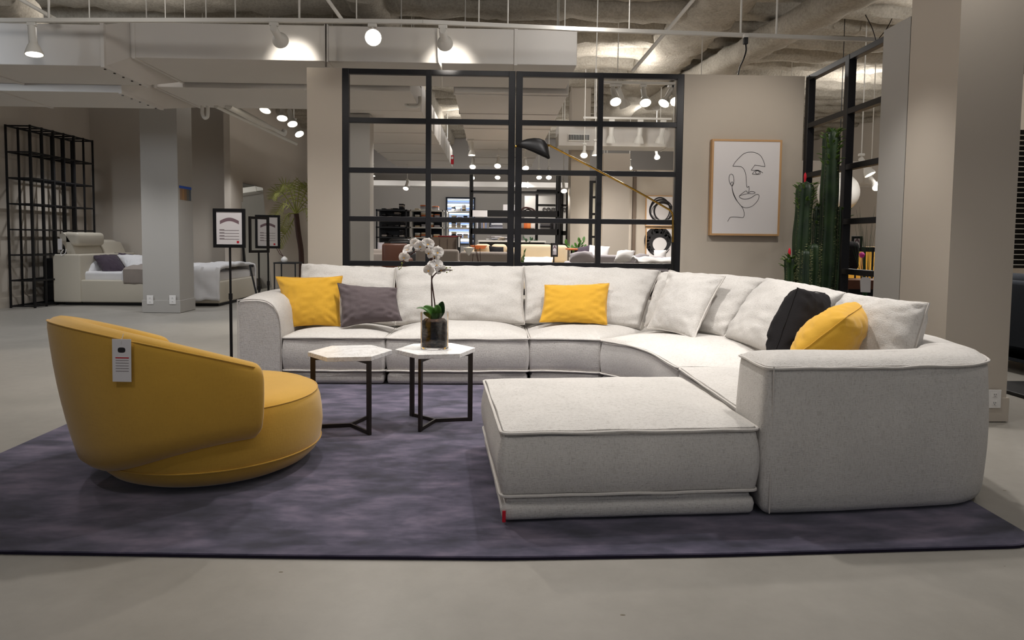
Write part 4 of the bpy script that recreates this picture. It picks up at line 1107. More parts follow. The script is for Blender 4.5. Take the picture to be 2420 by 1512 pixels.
# padded tilted headboard cushions
def pad(y0, y1, prof, name):
    rings = []
    for i in range(9):
        t = i/8; y = y0+(y1-y0)*t; s = 1-.03*(abs(2*t-1)**6)
        cx = sum(p[0] for p in prof)/len(prof); cz = sum(p[1] for p in prof)/len(prof)
        rings.append([(cx+(x-cx)*s, y, cz+(z-cz)*s) for x, z in prof])
    return MB().rings(rings).build(name, 'leather', bed, smooth=True)
def q(px, py): p = at(px, py, Y=bY0+.1); return (p.x, p.z)
low = [q(178, 590), q(190, 640), q(196, 672), q(185, 675), q(172, 640), q(160, 600), q(150, 588)]
fr_ = [q(137, 552), q(145, 548), q(152, 552), q(165, 572), q(175, 592), q(186, 625), q(195, 655), q(200, 674), q(186, 676), q(172, 650), q(158, 605), q(150, 580), q(139, 562)]
pad(bY0+.12, bY0+.95, fr_, 'headrest_pad')
lowr = [(x, z-.13 if z > 1.15 else z) for x, z in fr_]
pad(bY0+.97, bY1-.08, lowr, 'headrest_pad')
pr = [q(150, 548), q(212, 548), q(228, 582), q(166, 584)]
MB().rbox((hx-.05, bY0+.12, .40), (fx-.06, bY1-.12, .58), .05, 4).build('mattress', 'linen', bed, smooth=True)
# wide upper head cushion
MB().rbox((q(145, 560)[0], bY0+.12, 1.02), (q(232, 560)[0]-.35, bY0+.95, 1.26), .07, 4).build('headrest_pad', 'leather', bed, smooth=True)
def drape(name, label, x0, x1, y0, y1, z, hang, mt, seed, t=.03, parent=None):
    vs = []; fs = []; nx, ny = 44, 52
    for j in range(ny+1):
        v = j/ny; L_ = hang; tot = (y1-y0)+2*L_; s = -L_+tot*v
        for i in range(nx+1):
            u = i/nx; x = x0+(x1-x0)*u
            if s < 0: y, zz = y0-.02+wob((x, s, 0), 5, .03, seed), z+s*1.0-.005
            elif s > y1-y0: y, zz = y1+.02, z-(s-(y1-y0))
            else: y, zz = y0+s, z+.05*math.sin(math.pi*min(1, max(0, s/(y1-y0))))**.4
            zz += wob((x, y, 0), 3.5, .035, seed)+wob((x, y, 2), 9, .012, seed)
            if s < 0: zz = max(zz, z+s*.98+wob((x, 0, 0), 6, .05, seed)*abs(s)/max(L_, .01))
            vs.append((x, y, zz))
    for j in range(ny):
        for i in range(nx): a = j*(nx+1)+i; fs.append((a, a+1, a+nx+2, a+nx+1))
    o = MB().add(vs, fs).build(name, mt, smooth=True, loc=(x0, y0, z)); s = o.modifiers.new('s', 'SOLIDIFY'); s.thickness = t; s.offset = 1
    return tag(o, label, 'bedding')
drape('duvet', 'puffy white duvet hanging over the foot of the bed right of the column', at(452, 650, Y=bY0).x-.15, fx-.0, bY0+.02, bY1-.05, .62, .52, 'linen', 3, .06)
drape('blanket', 'brown-grey throw blanket across the bed left of the column', at(292, 650, Y=bY0).x, at(392, 650, Y=bY0).x, bY0+.03, bY1-.05, .63, .27, 'taupe', 6, .02)
drape('duvet', 'white folded sheet edge under the grey throw on the bed', at(286, 650, Y=bY0).x, at(400, 650, Y=bY0).x, bY0+.06, bY1-.08, .60, .38, 'linen', 9, .02)
for lab, a, b, c, d, t, m_ in (('white bed pillow nearest the headboard', (193, 600, 12.3), (240, 600, 12.8), (238, 660, 12.45), (212, 658, 12.1), .2, 'linen'),
                               ('dark plum pillow on the bed in front of white ones', (218, 604, 12.35), (276, 602, 12.6), (302, 643, 12.35), (248, 652, 12.1), .2, 'purple'),
                               ('plum pillow edge behind the white pillow by the column', (270, 596, 13.2), (335, 605, 13.3), (340, 640, 13.0), (290, 640, 12.9), .16, 'purple'),
                               ('white bed pillow against the left column edge', (276, 602, 12.9), (345, 604, 13.0), (350, 648, 12.6), (305, 646, 12.4), .2, 'linen')):
    pillow('bed_pillow', lab, 'pillow', *[at(x, y, Y=Y) for x, y, Y in (a, b, c, d)], t, m_, pipe=None, seed=int(a[0]))
t = thing('bed_control_tag', 'white control tag hanging on the side of the headboard', 'tag', tuple(at(151, 575, Y=bY0-.03)))
a = at(146, 564, Y=bY0+.08); b = at(156, 590, Y=bY0+.08); MB().rbox((a.x, bY0-.035, b.z), (b.x, bY0-.025, a.z), .002).build('card', 'paper', t)
MB().tube(crom([at(150, 590, Y=bY0-.03), at(144, 597, Y=bY0-.03), at(146, 604, Y=bY0-.03), at(154, 598, Y=bY0-.03), at(156, 588, Y=bY0-.03)], 5), .008, 6).build('cord_loop', 'white', t, smooth=True)
bn = thing('foot_bench', 'low cream box bench at the foot of the bed', 'bench', (fx+.25, 12.9, 0))

# mirror leaning in the alcove
mr = thing('leaning_mirror', 'tall frameless mirror leaning on the wall behind the sign stands', 'mirror', (-4.9, 14.4, 0))
mx = Matrix.Translation((-4.93, 0, .01)) @ Matrix.Rotation(rad(-4.5), 4, 'Y')
MB().box((-.02, 13.95, 0), (.0, 15.35, 2.30), mx).build('mirror_glass', 'mirror', mr)
mb = MB().box((-.045, 13.93, -.0), (-.02, 15.37, 2.31), mx).build('mirror_back', 'black', mr)
# fern palm
pp = at(712, 640, Y=13.0)
pm_ = thing('artificial_palm', 'tree fern with yellow-green fronds left of the stub wall', 'plant', (pp.x, 13.0, 0))
MB().lathe([(0, 0), (.16, 0), (.2, .34), (.18, .34), (.16, .3), (0, .3)], (pp.x, 13, 0), 24).build('pot', 'black', pm_, smooth=True)
crown = at(700, 505, Y=13.0)
MB().tube(crom([(pp.x, 13, .28), at(712, 600, Y=13), at(705, 550, Y=13), crown], 6), [.05]*19, 10).build('trunk', 'trunk', pm_, smooth=True)
for k, (tx, ty, bx, by) in enumerate(((650, 455, 668, 462), (655, 500, 672, 486), (668, 532, 680, 512), (668, 436, 685, 455), (690, 432, 695, 462), (712, 432, 706, 462), (735, 440, 720, 462), (748, 470, 725, 478), (742, 520, 725, 498), (662, 568, 682, 545))):
    tip_ = at(tx, ty, Y=13.0+.3*math.sin(k*2.1)); mid = at(bx, by, Y=13.0+.2*math.sin(k*2.1)); mid.z += .04
    c = crom([crown, mid, tip_, tip_+Vector(((tip_.x-crown.x)*.15, 0, -.12))], 11)
    mb = MB().tube(c, [.012*(1-.8*i/len(c)) for i in range(len(c))], 5); n = len(c)
    for i in range(7, n-1, 2):
        tg_ = (c[i+1]-c[i]).normalized()
        for sgn in (-1, 1):
            l = .14*math.sin(math.pi*(i-3)/(n-2))+.04; d = (tg_.cross(Vector((0, -1, 0)))*sgn+tg_*.4+Vector((0, -.2, -.35))).normalized()
            s = tg_*.009; b = c[i]; mb.add([b-s, b+s, b+d*l*.6+s*1.2, b+d*l, b+d*l*.6-s*.6], [(0, 1, 2, 3, 4)])
    o = mb.build('frond', 'palm', pm_)
# small black table and vase beside it
st_ = thing('side_table', 'small square black metal side table in front of the palm', 'side table', (at(672, 640, Y=11.5).x, 11.5, 0))
a = at(646, 622, Y=11.3); b = at(699, 622, Y=11.3); zt_ = at(672, 619, Y=11.5).z
MB().box((a.x, 11.3, zt_-.025), (b.x, 11.7, zt_)).build('tabletop', 'black', st_)
for x in (a.x+.012, b.x-.012):
    for y in (11.312, 11.688): MB().box((x-.009, y-.009, 0), (x+.009, y+.009, zt_-.025)).build('leg', 'black', st_)
c = at(672, 614, Y=11.5)
vz = thing('bud_vase', 'round white bud vase with dark twigs on the small black table', 'vase', (c.x, 11.5, zt_))
MB().lathe([(0, 0), (.035, 0), (.055, .03), (.05, .06), (.02, .088), (.012, .095), (.008, .09), (0, .05)], (c.x, 11.5, zt_), 20).build('vase_body', 'white', vz, smooth=True)
for dx in (-22, -14): MB().tube([(c.x, 11.5, zt_+.08), at(672+dx*.5, 600, Y=11.5), at(672+dx, 586 if dx == -14 else 580, Y=11.5)], .005, 5).build('twig', 'stem', vz)
# tripod-like black stand beside the mirror and easel leg
t = thing('tray_stand', 'low black angled stand in front of the leaning mirror', 'stand', tuple(at(596, 690, Y=11)))
MB().tube([at(590, 626, Y=11), at(607, 700, Y=11), at(618, 760, Y=11)], .015, 6).build('stand_leg', 'black', t)
MB().rbox(at(589, 631, Y=11.0), at(600, 625, Y=11.05), .004).build('stand_top', 'black', t)
t = thing('wall_switch_plate', 'small white switch plate with card on the wall above the first sign', 'switch', tuple(at(555, 485, Y=13.86)))
a = at(550, 473, Y=13.88); b = at(561, 490, Y=13.88); MB().rbox((a.x, 13.86, b.z), (b.x, 13.898, a.z), .004).build('plate', 'paper', t)
# ------------------------------------------------------------------ rooms beyond the divider
RF = .32
struct('floor_raised', MB().box((-3.0, 9.0, 0), (4.3, 20.4, RF)), 'floor')
def simple_sofa(name, label, cx, cy, w, d, hs, hb, rz, mt, arms=True, seats=2, cat='sofa', group=None, legs='black', zf=None, flat=False):
    zf = RF if zf is None else zf; hb -= zf
    t = thing(name, label, cat, (cx, cy, zf), group); kw = dict(local=True)
    MB().rbox((-w/2, -d/2, .10), (w/2, d/2, hs*.62), .03, 3).build('base', mt, t, smooth=True, **kw)
    sw = (w-(.3 if arms else 0))/seats
    for k in range(seats):
        x = -w/2+(.15 if arms else 0)+k*sw
        MB().rbox((x+.004, -d/2-.01, hs*.62), (x+sw-.004, d/2-.2, hs), .045, 4).build('seat_cushion', mt, t, smooth=True, **kw)
        MB().rbox((x+.004, d/2-.32, hs-.02), (x+sw-.004, d/2-.1, hb-.05 if flat else hb), .07, 4).build('back_cushion', mt, t, smooth=True, **kw)
    MB().rbox((-w/2, d/2-.13, .1), (w/2, d/2, hb if flat else hb-.06), .04, 3).build('backrest', mt, t, smooth=True, **kw)
    if arms:
        for s in (-1, 1): MB().rbox((s*w/2-.08-.07*s, -d/2, .1), (s*w/2+.08-.07*s, d/2-.02, hs+.16), .05, 4).build('armrest', mt, t, smooth=True, **kw)
    for x in (-w/2+.08, w/2-.08):
        for y in (-d/2+.08, d/2-.08): MB().tube([(x, y, 0), (x, y, .11)], .02, 8).build('leg', legs, t, **kw)
    t.rotation_euler.z = rz
    return t
def px(x, y, Y): return at(x, y, Y=Y)
def rowpx(x0, x1, Y): a = at(x0, 600, Y=Y).x; b = at(x1, 600, Y=Y).x; return (a+b)/2, abs(b-a)
def ztop(y, Y, x=1200): return at(x, y, Y=Y).z
# nearest furniture seen just over the sill
cx, w = rowpx(1000, 1068, 9.3); simple_sofa('lounge_sofa', 'taupe rounded sofa back behind the orchid flowers', cx, 9.7, w*1.5, .9, .42, ztop(591, 9.3), math.pi, 'taupe', flat=True, seats=1)
cx, w = rowpx(1096, 1215, 9.6); simple_sofa('lounge_sofa', 'taupe grey sofa seen from behind, left of the mullion', cx, 9.9, w*1.15, .95, .42, ztop(595, 9.6), math.pi, 'taupe', flat=True, seats=2)
cx, w = rowpx(1345, 1500, 9.6); simple_sofa('lounge_sofa', 'light grey low sofa with bedding beyond the right panes', cx, 9.9, w*.98, 1.0, .42, ztop(600, 9.4), math.pi, 'lgrey', flat=True, seats=2)
cx, w = rowpx(1500, 1600, 9.0); simple_sofa('lounge_sofa', 'light grey chaise at the right edge of the divider', cx+.16, 9.35, w*1.0, .6, .5, ztop(604, 9), 0, 'lgrey', seats=1)
cx, w = rowpx(1228, 1312, 11.2); simple_sofa('lounge_sofa', 'beige sofa right of the mullion with a white seat', cx, 11.4, w*1.02, .9, .5, ztop(577, 11.2), 0, 'beigefab', seats=1, arms=False)
cx, w = rowpx(1312, 1345, 11.2); simple_sofa('lounge_sofa', 'narrow beige armchair beside the orange tray', cx, 11.6, w*1.3, .8, .5, ztop(578, 11.2), 0, 'beigefab', seats=1, arms=False, cat='armchair')
cx, w = rowpx(1105, 1215, 11.6); simple_sofa('lounge_sofa', 'beige sofa behind the grey one, carrying a dark cushion', cx, 11.7, w*1.1, .9, .6, ztop(577, 11.9), 0, 'beigefab', seats=2)
cx, w = rowpx(884, 985, 12.0); simple_sofa('lounge_sofa', 'black leather sofa in the left bay', cx, 12.4, w, .9, .5, ztop(567, 12), 0, 'blackl', seats=1)
cx, w = rowpx(908, 968, 11.0); simple_sofa('leather_armchair', 'brown leather armchair in front of the black sofa', cx, 11.1, w, .7, .42, ztop(578, 10.8), math.pi, 'brownl', flat=True, seats=1, arms=True, cat='armchair')
cx, w = rowpx(868, 895, 11.2); simple_sofa('lounge_armchair', 'grey armchair beside the column in the left bay', cx-.05, 11.5, .45, .5, .42, ztop(592, 11.2), math.pi, 'taupe', seats=1, arms=False, cat='armchair')
# cushions on them
def qcush(lab, pts, Y0, Y1, t, m_, name='throw_pillow'):
    (a, b, c, d) = pts; A, B, C_, D_ = at(*a, Y=Y1), at(*b, Y=Y1), at(*c, Y=Y0), at(*d, Y=Y0)
    if Y0 > 9.5:
        for q_ in (C_, D_): q_.z = min(q_.z, RF+.46)
    pillow(name, lab, 'pillow', A, B, C_, D_, t, m_, pipe=None, n=10, seed=int(a[0]))
qcush('dark grey cushion on the beige sofa behind the grey one', ((1155, 580), (1190, 583), (1195, 595), (1158, 594)), 11.2, 11.3, .12, 'black_fab')
qcush('dark plum cushion by the orange tray', ((1358, 586), (1395, 578), (1388, 600), (1350, 600)), 10.3, 10.5, .15, 'purple')
qcush('white cushion left of the last mullion beyond the divider', ((1393, 578), (1442, 582), (1430, 600), (1385, 602)), 10.0, 10.2, .15, 'linen')
qcush('pale grey long cushion lying on the low sofa', ((1345, 601), (1400, 596), (1410, 618), (1345, 618)), 9.3, 9.4, .2, 'lgrey')
qcush('tilted white cushion beyond the lower right pane', ((1458, 594), (1502, 592), (1494, 616), (1450, 618)), 9.2, 9.35, .15, 'linen')
qcush('small light cushion beside the tilted white one', ((1500, 602), (1535, 604), (1530, 620), (1500, 620)), 9.0, 9.1, .15, 'lgrey')
qcush('round white cushion below the brush circle picture', ((1545, 590), (1575, 590), (1575, 608), (1545, 606)), 9.8, 9.9, .2, 'linen')
qcush('white seat cushion on the beige sofa right of the mullion', ((1235, 607), (1308, 608), (1306, 622), (1232, 620)), 10.98, 11.12, .12, 'linen')
qcush('grey leather cushion at the end of the black sofa', ((892, 572), (908, 572), (908, 594), (890, 594)), 11.6, 11.9, .14, 'lgrey')
o = thing('throw_blanket', 'crumpled pale blanket on the chaise at the lower right pane', 'blanket', tuple(at(1560, 615, Y=9)))
vs = []; fs = []; a = at(1505, 617, Y=8.9); b = at(1598, 617, Y=8.9)
for j in range(13):
    for i in range(25):
        x = a.x+(b.x-a.x)*i/24; y = 8.75+.5*j/12; vs.append((x, y, a.z+wob((x, y, 0), 5, .07, 3)+.05*math.sin(math.pi*j/12)))
for j in range(12):
    for i in range(24): k = j*25+i; fs.append((k, k+1, k+26, k+25))
MB().add(vs, fs).build('blanket_cloth', 'linen', o, smooth=True).modifiers.new('s', 'SOLIDIFY').thickness = .02

# black display shelf
def shelf_unit(name, label, x0, x1, Y, d, zs, ztp, posts, mt='black', post=.05, group=None):
    t = thing(name, label, 'shelf', ((x0+x1)/2, Y+d/2, 0), group)
    for x in posts:
        for y in (Y, Y+d-post): MB().box((x-post/2, y, 0), (x+post/2, y+post, ztp)).build('post', mt, t)
    for z, th in zs: MB().box((x0, Y, z-th/2), (x1, Y+d, z+th/2)).build('shelf', mt, t)
    return t
Yd = 13.0; xa = at(1113, 500, Y=Yd).x; xb = at(1321, 500, Y=Yd).x
zz = [(ztop(453, Yd), .03), (ztop(504, Yd), .11), (ztop(547, Yd), .11), (.45, .06)]
shelf_unit('display_shelf', 'large black open display shelf behind the centre of the divider', xa, xb, Yd, .4, zz, ztop(408, Yd), [xa, xb], post=.06)
Yd2 = 14.5; xc2 = at(1270, 500, Y=Yd2).x; xd2 = at(1344, 500, Y=Yd2).x
shelf_unit('display_shelf', 'slim black framed shelf in front of the lettered wall', xc2, xd2, Yd2, .4, [(ztop(449, Yd2), .04), (ztop(483, Yd2), .03), (ztop(549, Yd2), .09), (ztop(576, Yd2), .03)], ztop(447, Yd2), [xc2, xd2, (xc2+xd2)/2+.2], post=.035)
# lettered wall
WL = thing('wall_sign', 'white wall with thin grey lettering beyond the black shelf', 'sign', (at(1310, 500, Y=16).x, 16, 0))
a = at(1240, 450, Y=16.02); b = at(1345, 600, Y=16.02)
MB().box((a.x, 16.0, 0), (b.x, 16.15, ztop(462, 16))).build('sign_panel', M['wallgrey'], WL)
def text(s, loc, h, mt, parent, name='lettering'):
    c = D.curves.new('t', 'FONT'); c.body = s; c.size = h; c.extrude = .006
    o = D.objects.new('t', c); COL.objects.link(o)
    me = D.meshes.new_from_object(o); D.objects.remove(o)
    me.transform(Matrix.Rotation(rad(90), 4, 'X')); me.materials.clear(); me.materials.append(M[mt])
    q = D.objects.new(name, me); COL.objects.link(q)
    q.parent = parent; q.location = Vector(loc)-parent.location
    return q
p = at(1281, 500, Y=15.98); text('com·fo', (p.x, 15.985, p.z), .21, 'ink', WL)
# books, boxes and cards on the shelves
def book(loc, sz, mt, label, group, rz=0, name='book'):
    t = MB().rbox((-sz[0]/2, -sz[1]/2, 0), (sz[0]/2, sz[1]/2, sz[2]), min(sz)*.08, 1).build(name, mt, local=True, loc=tuple(loc))
    t.rotation_euler.z = rz; return tag(t, label, 'book' if name == 'book' else name.replace('_', ' '), group)
cols = [(150, 150, 160), (90, 90, 100), (200, 200, 205), (120, 130, 160), (60, 60, 66), (175, 150, 130)]
bm_ = [mat('book_cover_%d' % i, c, .7) for i, c in enumerate(cols)]
zsh = ztop(547, Yd)+.055
x = xa+.12
rb_ = random.Random(3)
while x < at(1150, 530, Y=Yd).x:
    w = rb_.uniform(.025, .05); h = rb_.uniform(.16, .24); book((x, Yd+.15, zsh), (w, .2, h), bm_[rb_.randrange(6)], 'upright book at the left of the black shelf, below the white card', 'books on the black display shelf, left'); x += w+.006
for k in range(4): book((at(1172, 530, Y=Yd).x, Yd+.15, zsh+.035*k), (.26-.02*k, .2, .032), bm_[k], 'flat book in the small stack left of the mullion', 'flat books on the black display shelf', rz=.1*k)
zs2 = ztop(549, Yd2)+.045
x = at(1302, 530, Y=Yd2).x
while x < at(1318, 530, Y=Yd2).x: 
    w = rb_.uniform(.025, .04); book((x, Yd2+.15, zs2), (w, .2, rb_.uniform(.16, .2)), bm_[rb_.randrange(6)], 'upright book on the slim shelf under the lettering', 'books on the slim shelf'); x += w+.004
for k in range(6): book((at(1290, 530, Y=Yd2).x, Yd2+.15, zs2+.034*k), (.22, .2, .03), bm_[(k*2) % 6], 'flat book in the striped stack on the slim shelf', 'stacked books on the slim shelf')
for i, (x_, y_, c) in enumerate(((1243, 540, (190, 95, 45)), (1250, 538, (210, 120, 60)), (1259, 537, (215, 205, 198)), (1233, 538, (120, 112, 105)))):
    a = at(x_, 543, Y=Yd); o = MB().rbox((-.045, -.08, 0), (.045, .08, .17), .02, 3).build('leather_sample', mat('sample_leather_%d' % i, c, .6), local=True, loc=(a.x, Yd+.12, zsh), smooth=True); o.rotation_euler.y = .15*(i-1.5)*.5
    tag(o, ['deep orange leather sample', 'light orange leather sample', 'off-white leather sample', 'grey-brown leather sample'][i]+' on the black display shelf', 'leather sample')
t = MB().rbox((-.14, -.01, 0), (.14, .01, .12), .002, 1).build('price_card', 'paper', local=True, loc=(at(1134, 512, Y=Yd-.1).x, Yd-.03, ztop(513, Yd))); tag(t, 'white price card with blue pins on the left of the black shelf', 'card')
t = MB().rbox((-.12, -.01, 0), (.12, .01, .13), .002, 1).build('price_card', 'paper', local=True, loc=(at(1204, 492, Y=Yd).x, Yd+.1, ztop(499, Yd)+.0)); tag(t, 'white card standing on top of the black shelf by the mullion', 'card')
p = at(1246, 498, Y=Yd)
aw = thing('driftwood', 'dark branching driftwood piece on top of the black shelf', 'ornament', tuple(p))
MB().tube(crom([at(1230, 498, Y=Yd+.1), at(1240, 491, Y=Yd+.1), at(1255, 493, Y=Yd+.1), at(1264, 498, Y=Yd+.1)], 5), .018, 6).build('branch', 'stem', aw, smooth=True)
MB().tube(crom([at(1236, 499, Y=Yd+.15), at(1247, 495, Y=Yd+.15), at(1258, 499, Y=Yd+.15)], 5), .012, 6).build('branch', 'stem', aw, smooth=True)
# consoles below the shelf: white top tables
t = thing('console_table', 'black console with a white top below the display shelf', 'console', (0, 12.6, 0))
a = at(1130, 570, Y=12.5); b = at(1290, 570, Y=12.5); zt2 = ztop(568, 12.5)
MB().box((a.x, 12.5, zt2-.03), (b.x, 12.95, zt2)).build('tabletop', 'white', t); MB().box((a.x+.02, 12.52, zt2-.17), (b.x-.02, 12.93, zt2-.03)).build('apron', 'black', t)
for x in (a.x+.04, b.x-.04):
    for y in (12.54, 12.9): MB().box((x-.02, y-.02, 0), (x+.02, y+.02, zt2-.17)).build('leg', 'black', t)
# paper and swatches heaped on it
for k in range(16):
    x = rb_.uniform(a.x+.15, at(1215, 570, Y=12.5).x); o = MB().rbox((-.11, -.08, 0), (.11, .08, .012), .002, 1).build('fabric_swatch', [M['linen'], M['beigefab'], bm_[0], M['lgrey']][k % 4], local=True, loc=(x, rb_.uniform(12.65, 12.8), zt2+.013*(k//3)))
    o.rotation_euler.z = rb_.uniform(-.6, .6); tag(o, 'folded fabric swatch heaped on the white-topped console', 'fabric swatch', 'swatches on the console')
# metal shelving in the left bay
YS = 17.0
def metal_shelf(xp0, xp1, ytop, label, Y=YS, mt='whitemetal', backm=None):
    x0 = at(xp0, 500, Y=Y).x; x1 = at(xp1, 500, Y=Y).x; zt = ztop(ytop, Y, xp0)
    zs = [(zt-.02, .035), (ztop(519, Y), .03), (ztop(540, Y), .03), (ztop(564, Y), .03), (.4, .03)]
    t = shelf_unit('storage_shelf', label, x0, x1, Y, .5, zs, zt, [x0+.02, x1-.02], mt, .03)
    if backm: MB().box((x0, Y+.48, .02), (x1, Y+.5, zt)).build('back_panel', backm, t)
    return x0, x1, zs
u1 = metal_shelf(968, 1048, 495, 'white metal storage shelf with fabric rolls in the left bay', backm=M['navy'])
u2 = metal_shelf(1055, 1112, 497, 'white metal storage shelf standing in front of the blind window', Y=17.2)
u3 = metal_shelf(888, 962, 494, 'dark storage shelf of folded textiles in the left bay', Y=16.0, mt='black', backm='black')
k2 = 0
for (x0, x1, zs), Y, pal, lab, n in ((u1, YS, ['beigefab', 'linen', 'lgrey', 'tan'], 'on the white shelf in the left bay', 9), (u2, 17.2, ['lgrey', 'linen', 'navy', 'beigefab'], 'on the shelf before the blind window', 7), (u3, 16.0, ['black_fab', 'blackl', 'taupe', 'black_fab'], 'on the dark shelf in the left bay', 8)):
    for li, (z, th) in enumerate(zs[:4]):
        x = x0+.12
        for j in range(n):
            w = (x1-x0-.2)/n*rb_.uniform(1.4, 2.2)
            if x+w > x1-.05: break
            h = 0
            for s in range(rb_.randint(1, 4)):
                hh = rb_.uniform(.025, .05)
                o = MB().rbox((-w/2, -.17, 0), (w/2, .17, hh), hh*.35, 2).build('folded_textile', pal[(k2) % 4], local=True, loc=(x+w/2, Y+.24, z+th/2+h+.001), smooth=True); h += hh+.002; k2 += 1
                tag(o, 'folded textile '+lab+', '+['top board', 'upper shelf', 'middle shelf', 'lower shelf'][li], 'textile', 'folded textiles '+lab+' '+str(('top', 'upper', 'middle', 'lower')[li]))
            x += w+.03
# blind window on the far wall
wn = thing('window_4', None, None, (at(1088, 520, Y=20.3).x, 20.3, 1.5), kind='structure')
a = at(1056, 468, Y=20.36); b = at(1120, 575, Y=20.36)
MB().box((a.x, 20.36, b.z), (b.x, 20.39, a.z)).build('window_pane', 'winglow', wn)
for q in ((a.x-.03, a.x+.02, b.z, a.z), (b.x-.02, b.x+.03, b.z, a.z), (a.x-.03, b.x+.03, a.z-.02, a.z+.03), (a.x-.03, b.x+.03, b.z-.03, b.z)):
    MB().box((q[0], 20.32, q[2]), (q[1], 20.40, q[3])).build('window_frame', 'navy', wn)
mb = MB(); n = 14
for k in range(n):
    z = b.z+(a.z-b.z)*(k+.5)/n; mb.box((a.x, 20.33, z-.012), (b.x, 20.35, z+.012))
mb.build('blind_slats', 'whitemetal', wn)
# brown cabinet
t = thing('cabinet', 'grey-brown wooden cabinet behind the orchid', 'cabinet', (at(1050, 590, Y=13).x, 13.3, 0))
a = at(1018, 560, Y=13); b = at(1078, 560, Y=13); MB().box((a.x, 13, RF), (b.x, 13.5, a.z)).build('cabinet_body', 'cabinet', t)
for k in range(3):
    x0 = a.x+.02+(b.x-a.x-.04)*k/3; MB().rbox((x0+.005, 12.98, RF+.05), (x0+(b.x-a.x-.04)/3-.005, 13.0, a.z-.03), .003).build('door', 'cabinet', t)
o = MB().rbox((-.22, -.15, 0), (.22, .15, .03), .01, 2).build('folded_textile', mat('dull_red', (120, 45, 45), .8), local=True, loc=(at(1062, 560, Y=13).x, 13.2, a.z), smooth=True); tag(o, 'red folded cloth on top of the brown cabinet', 'textile')
t = thing('display_column', 'narrow black column with a white strip beside the cabinet', 'column display', (at(1084, 590, Y=12.9).x, 12.9, 0))
a = at(1081, 558, Y=12.9); b = at(1088, 558, Y=12.9); MB().box((a.x, 12.9, 0), (b.x, 13.0, a.z)).build('panel', 'black', t); MB().box((a.x+.02, 12.89, ztop(585, 12.9)), (b.x-.01, 12.9, a.z-.01)).build('strip', 'white', t)
# tulip-like white lamp with thin stems
t = thing('stem_vase', 'white cone flower on thin dark stems before the grey sofa', 'ornament', tuple(at(1108, 615, Y=9.0)))
c = at(1108, 592, Y=9); MB().lathe([(0, -.07), (.01, -.06), (.05, 0), (.075, .035), (.07, .04), (.04, .01), (0, -.05)], tuple(c), 20).build('flower', 'white', t, smooth=True)
for x0, x1, y1 in ((1110, 1118, 600), (1125, 1117, 560), (1130, 1134, 585), (1126, 1126, 590)): MB().tube([(at(x0+6, 625, Y=9.1).x, 9.1, RF), at(x0+6, 625, Y=9.1), at(x1, y1, Y=9.0)], .004, 5).build('stem', 'stem', t)
# plants
def bush(label, x, y, Y, w, h, n, mt='leaf', seed=1, name='potted_plant'):
    rg = random.Random(seed); c = at(x, y, Y=Y); t = thing(name, label, 'plant', (c.x, c.y, c.z-h))
    MB().lathe([(0, 0), (w*.2, 0), (w*.28, h*.5), (w*.24, h*.5), (0, h*.42)], (c.x, c.y, c.z-h), 16).build('pot', 'white', t, smooth=True)
    mb = MB(); st = MB()
    for k in range(n):
        a = rg.random()*6.28; e = rg.uniform(.2, 1); tip = Vector((c.x+math.cos(a)*w*.5*e, c.y+math.sin(a)*w*.3*e, c.z-h*.5+h*rg.uniform(.3, 1)*.6)); b = Vector((c.x, c.y, c.z-h*.55))
        st.tube([b, b.lerp(tip, .6)+Vector((0, 0, .03)), tip], .004, 4)
        d = (tip-b).normalized()
        for j in range(3): mb.add(*petal(b.lerp(tip, .55+.2*j), (d+Vector((rg.uniform(-.6, .6), rg.uniform(-.6, .6), rg.uniform(-.3, .5)))), (0, -.3, 1), w*.2, w*.11, .1))
    o = mb.build('foliage', mt, t, smooth=True); o.modifiers.new('s', 'SOLIDIFY').thickness = .002; st.build('plant_stem', mt, t); return t
bush('leafy green plant behind the orange tray', 1362, 572, 11, .42, .5, 16, seed=4)
bush('leafy green plant under the display shelf right of the mullion', 1250, 565, 12.6, .3, .22, 12, 'dleaf', 5)
bush('green sprig on the beige sofa arm by the mullion', 1230, 592, 9.3, .2, .74, 10, seed=6)
t = thing('side_tray', 'orange leather tray table beyond the divider', 'tray', tuple(at(1350, 590, Y=10.6)))
a = at(1338, 580, Y=10.8); b = at(1362, 591, Y=10.6); MB().rbox((a.x, 10.4, b.z), (b.x, 10.9, b.z+.03), .01).build('tray_top', 'tan', t); MB().tube([((a.x+b.x)/2, 10.65, 0), ((a.x+b.x)/2, 10.65, b.z)], .015, 8).build('tray_leg', 'black', t)
t = thing('side_tray', 'small orange woven basket on the beige sofa', 'basket', tuple(at(1131, 585, Y=11.7)))
c = at(1131, 588, Y=11.7); MB().lathe([(0, 0), (.1, 0), (.15, .06), (.14, .06), (.09, .012), (0, .012)], tuple(c), 20).build('basket_bowl', 'tan', t, smooth=True)
p = at(1309, 585, Y=9.9); sign_stand((p.x, 9.9), .16, .2, ztop(573, 9.9), rad(50), 'small sign stand before the beige sofa, right of the mullion')
